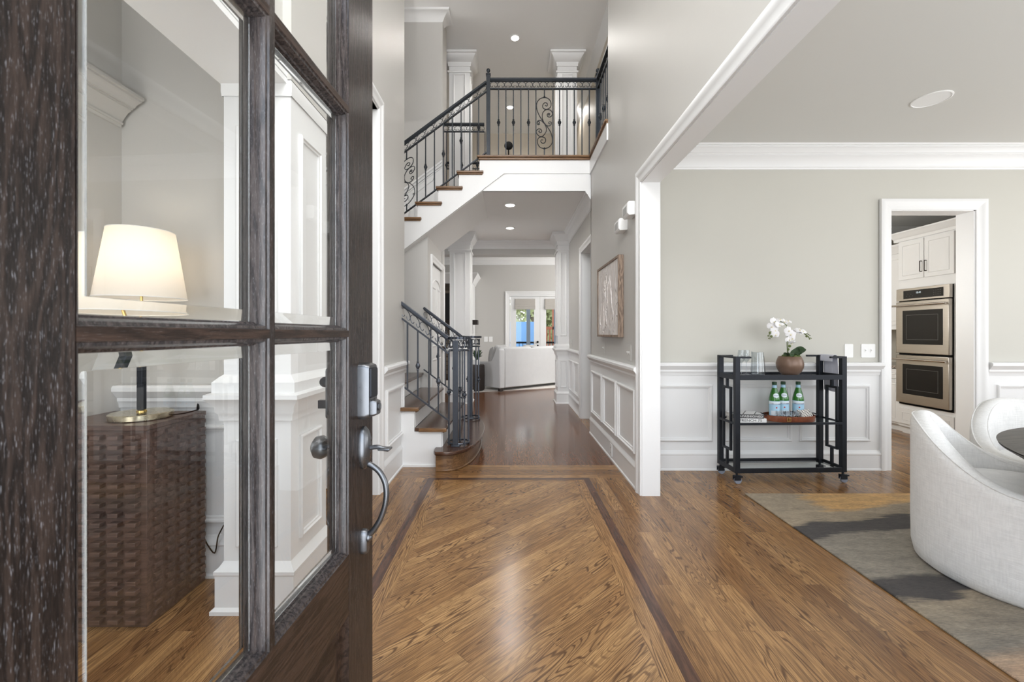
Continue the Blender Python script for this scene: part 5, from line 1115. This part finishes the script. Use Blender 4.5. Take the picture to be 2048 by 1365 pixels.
# sofa: local u along the back, v towards the seat
S0 = Vector((-.20, 8.16)); S1 = Vector((1.10, 9.25)); ang = math.atan2(S1.y-S0.y, S1.x-S0.x)
so = thing('sofa', 'pale grey sofa with sloping arms seen from behind', 'sofa', (S0.x, S0.y, .0095), ang)
SLn = 2.05; arm = [(0, .055), (0, .80), (.03, .825), (.09, .82), (.13, .79), (.20, .66), (.26, .585), (.34, .555), (.68, .545), (.70, .53), (.70, .055)]
for u0 in (0, SLn-.13):
    m = MB(); m.prism(arm, (u0, 0, 0), Y_, Z_, X_, .13); m.build('arm', M_sofa, so, True, bevel=.02)
m = MB(); m.box(.13, SLn-.13, .0, .16, .055, .82); m.build('backrest', M_sofa, so, True, bevel=.02)
m = MB(); m.box(.13, SLn-.13, .16, .68, .10, .33); m.build('seat_base', M_sofa, so, True, bevel=.01)
for i in range(2): m = MB(); m.box(.135+i*.9, .13+.89+i*.9, .17, .70, .33, .46); m.build('seat_cushion', M_sofa, so, True, bevel=.03)
for i in range(2): m = MB(); m.box(.14+i*.9, .13+.88+i*.9, .165, .33, .46, .845); m.build('back_cushion', M_sofa, so, True, bevel=.05)
for x, y in ((.06, .04), (SLn-.06, .04), (.06, .64), (SLn-.06, .64)): m = MB(); m.box(x-.04, x+.04, y-.03, y+.03, .0, .055); m.build('leg', M_mantel, so, True)
so.location.z = .0095
def pillow(x, y, z, rz, tilt, mat, label, s=.42, th=.14):
    r = thing('throw_pillow', label, 'pillow', (x, y, z), rz); m = MB(); n = 12; vs = []
    for i in range(n+1):
        for j in range(n+1):
            u, v = 2*i/n-1, 2*j/n-1; e = (max(0, (1-u**4)*(1-v**4)))**.5; k = 1-.06*(1-abs(u*v))
            vs.append((u*s/2*k, e*th/2, v*s/2*k))
    vs += [(a, -b, c) for a, b, c in vs]; N = (n+1)**2
    fs = [(i*(n+1)+j, i*(n+1)+j+1, (i+1)*(n+1)+j+1, (i+1)*(n+1)+j) for i in range(n) for j in range(n)]
    R_ = Matrix.Rotation(tilt, 3, 'X') @ Matrix.Rotation(.0, 3, 'Y'); m.add([R_ @ Vector(q)+Vector((0, 0, s/2)) for q in vs], fs+[tuple(N+a for a in f[::-1]) for f in fs]); o = m.build('cushion', mat, r, True, sharp=80); return r
def spt(u, v): c, s = math.cos(ang), math.sin(ang); return (S0.x+u*c-v*s, S0.y+u*s+v*c)
pillow(*spt(.20, .50), .50, ang+.9, .15, M_cush, 'round edged grey velvet pillow against the sofa arm', .36)
pillow(*spt(.34, .42), .50, ang+.3, .15, M_cush, 'grey pillow behind the sloping sofa arm', .40)
pillow(*spt(1.15, .40), .49, ang, .12, M_cush, 'grey pillow peeking over the middle of the sofa back', .40)
# side table + plant
r = thing('drum_side_table', 'dark drum side table left of the sofa', 'side table', (-.70, 8.35, .0095)); m = MB().lathe([(.17, .0095), (.20, .03), (.205, .3), (.20, .50), (.19, .515), (0, .515)], (-.70, 8.35, 0), 36); m.build('drum', M_mantel, r)
r = thing('potted_plant', 'small green plant in a white pot on the drum table', 'plant', (-.66, 8.34, .516)); m = MB(); m.box(-.73, -.59, 8.27, 8.41, .516, .60); m.build('pot', M_plate, r, bevel=.008)
m = MB(); rnd = random.Random(2)
for i in range(26):
    a = rnd.random()*6.28; q = .03+rnd.random()*.10; h = .08+rnd.random()*.16; p = Vector((-.66, 8.34, .60)); e = p+Vector((q*math.cos(a), q*math.sin(a), h)); leafmesh(m, [p, (p+e)/2+Vector((0, 0, .02)), e], .014, .2, 3)
m.build('foliage', M_leaf, r, sharp=60)
# fireplace
fp = thing('fireplace', 'white fireplace surround with stone front and dark wood mantel', 'fireplace', (-1.6, 10.6, 0), 0, None)
ms, ts, bs2 = newmat('stacked_stone'); gg = G(ts); v_ = gg.coord((1, 1, 1), (PI/2, 0, 0)); brk = gg.n('TexBrick'); gg.l(v_, brk.inputs['Vector']); brk.inputs['Scale'].default_value = 1; brk.inputs['Brick Width'].default_value = .28; brk.inputs['Row Height'].default_value = .11; brk.inputs['Mortar Size'].default_value = .006
brk.inputs['Color1'].default_value = (.09, .07, .05, 1); brk.inputs['Color2'].default_value = (.30, .25, .20, 1); brk.inputs['Mortar'].default_value = (.03, .025, .02, 1); gg.l(gg.mix(gg.noise(v_, 12, 4), brk.outputs[0], (.16, .13, .11), 'OVERLAY'), bs2.inputs['Base Color']); gg.l(gg.bump(brk.outputs['Fac'], -.6, .02), bs2.inputs['Normal'])
m = MB(); m.box(-2.3, -1.12, 10.55, 11.28, 0, 2.35); m.build('stone_breast', ms, fp)
m = MB(); m.box(-1.12, -.925, 10.45, 11.28, 0, 2.40); m.box(-2.5, -2.3, 10.45, 11.28, 0, 2.4); m.build('side_pilaster', M_trim, fp)
m = MB(); m.rectring(-2.5, -.925, 10.45, 11.28, [(0, 2.36), (.02, 2.38), (.04, 2.44), (.12, 2.56), (.14, 2.58), (.14, 2.61)]); m.build('surround_crown', M_trim, fp)
m = MB(); m.box(-2.45, -.78, 10.22, 10.549, 1.34, 1.455); m.build('mantel_shelf', M_mantel, fp, bevel=.006)
m = MB(); m.prism([(0, 0), (-.03, 0), (-.05, .10), (-.15, .16), (-.18, .22), (0, .22)], (-1.10, 10.45, 1.12), Y_, Z_, X_, .20); m.build('bracket', M_trim, fp)
r = thing('television', 'black television above the dark mantel', 'television', (-1.85, 10.5, 1.456)); m = MB(); m.box(-2.5+.06, -1.25, 10.49, 10.545, 1.47, 2.12); m.build('screen', M_blackglass, r, bevel=.004); m = MB(); m.box(-2.1, -1.6, 10.50, 10.545, 1.4555, 1.47); m.build('stand', M_dark, r)

# ================================================================== OUTSIDE
m = MB(); m.box(-8, 12, 11.45, 50, -1.4, -1.3); struct('ground', m, paint('lawn', (.16, .24, .09), .9, .6, .3, 20), 'green lawn beyond the porch', 'lawn')
m = MB(); m.box(-2, 5, 11.45, 14.2, -.12, -.02); struct('porch_floor', m, paint('porch_boards', (.35, .33, .31), .6, .2), 'grey porch floor', 'porch')
M_post = paint('grey_porch_paint', (.22, .23, .25), .5, .05)
for x, lb in ((.60, 'dark grey porch post seen in the left door pane'), (1.50, 'dark grey porch post at the edge of the right door pane')):
    r = thing('porch_post', lb, 'post', (x, 13.9, -.02)); m = MB(); m.box(x-.06, x+.06, 13.84, 13.96, -.02, 3.2); m.build('post', M_post, r)
r = thing('porch_rail', 'black metal porch railing outside the glazed doors', 'railing', (1, 13.9, -.02)); m = MB(); m.box(-2, 5, 13.87, 13.93, .80, .86); m.build('top_rail', M_dark, r); m = MB(); m.box(-2, 5, 13.885, 13.915, .08, .12); m.build('bottom_rail', M_dark, r)
for i in range(40): m = MB(); x = -1.5+i*.12; m.box(x-.008, x+.008, 13.892, 13.908, .12, .80); m.build('baluster', M_dark, r)
r = thing('pool_cover_panel', 'bright blue panel in the yard behind the left door pane', 'panel', (.5, 19, -1.3)); m = MB(); m.box(-1.5, 1.1, 19, 19.1, .35, 1.66); m.build('panel', paint('blue_sheet', (.26, .48, .86), .5, 0, .05, 2), r)
for x in (-1.4, 1.0): m = MB(); m.box(x-.05, x+.05, 19.1, 19.2, -1.3, 1.66); m.build('support_post', M_post, r)
M_red = paint('red_stained_wood', (.42, .12, .06), .6, .2, .15)
r = thing('deck_stair', 'red stained wooden deck structure behind the right door pane', 'deck', (1.9, 18, -1.3)); m = MB(); m.box(1.80, 1.98, 18, 18.2, -1.3, 4); m.build('post', M_red, r)
m = MB(); m.box(1.25, 4, 18, 18.1, 1.30, 1.42); m.box(1.25, 4, 18, 18.1, .50, .62); m.build('rail', M_red, r)
for i in range(18): m = MB(); x = 1.3+i*.13; m.box(x-.03, x+.03, 18.02, 18.08, .62, 1.30); m.build('baluster', M_red, r)
r = thing('neighbour_house', 'pale neighbouring house with grey gable roof', 'house', (5, 34, -1.3)); m = MB(); m.box(2.2, 9, 34, 40, -1.3, 3.2); m.build('wall', paint('house_siding', (.62, .62, .62), .7, .1), r)
m = MB(); m.prism([(1.6, 3.1), (9.6, 3.1), (5.6, 6.4)], (0, 33.6, 0), X_, Z_, Y_, 7); m.build('roof', paint('grey_shingles', (.22, .22, .24), .8, .4), r)
m = MB(); m.box(3.0, 3.9, 33.95, 34, .8, 2.2); m.build('window', M_blackglass, r)
rnd = random.Random(11); M_bark = paint('tree_bark', (.20, .15, .10), .9, .5, .2); M_fol = paint('spring_foliage', (.42, .42, .20), .9, .3, .3, 5)
for k in range(5):
    x = -6.2+k*3.4+rnd.random(); y = 28+rnd.random()*5; r = thing('tree', 'pale budding tree beyond the yard behind the glazed doors', 'tree', (x, y, -1.3), 0, 'budding trees beyond the yard')
    tb_ = MB(); tb_.tube([(x, y, -1.3), (x+.1, y, 2), (x, y, 5.5)], [.18, .13, .05], 8)
    fo = MB()
    for i in range(64):
        a = rnd.random()*6.28; h = .1+rnd.random()*5.5; l = (1.4+rnd.random()*1.2)*(1-.1*h); e = Vector((x+l*math.cos(a), y+l*math.sin(a), h+.9)); tb_.tube([(x, y, h), (Vector((x, y, h))+e)/2+Vector((0, 0, .1)), e], [.035, .02, .006], 4)
        for j in range(26): c = e+Vector((rnd.gauss(0, .3), rnd.gauss(0, .3), rnd.gauss(0, .3))); s_ = .07+rnd.random()*.09; fo.add([c+Vector((-s_, 0, -s_)), c+Vector((s_, s_*.5, -s_)), c+Vector((0, s_, s_))], [(0, 1, 2)])
    tb_.build('branches', M_bark, r); fo.build('foliage', M_fol, r)
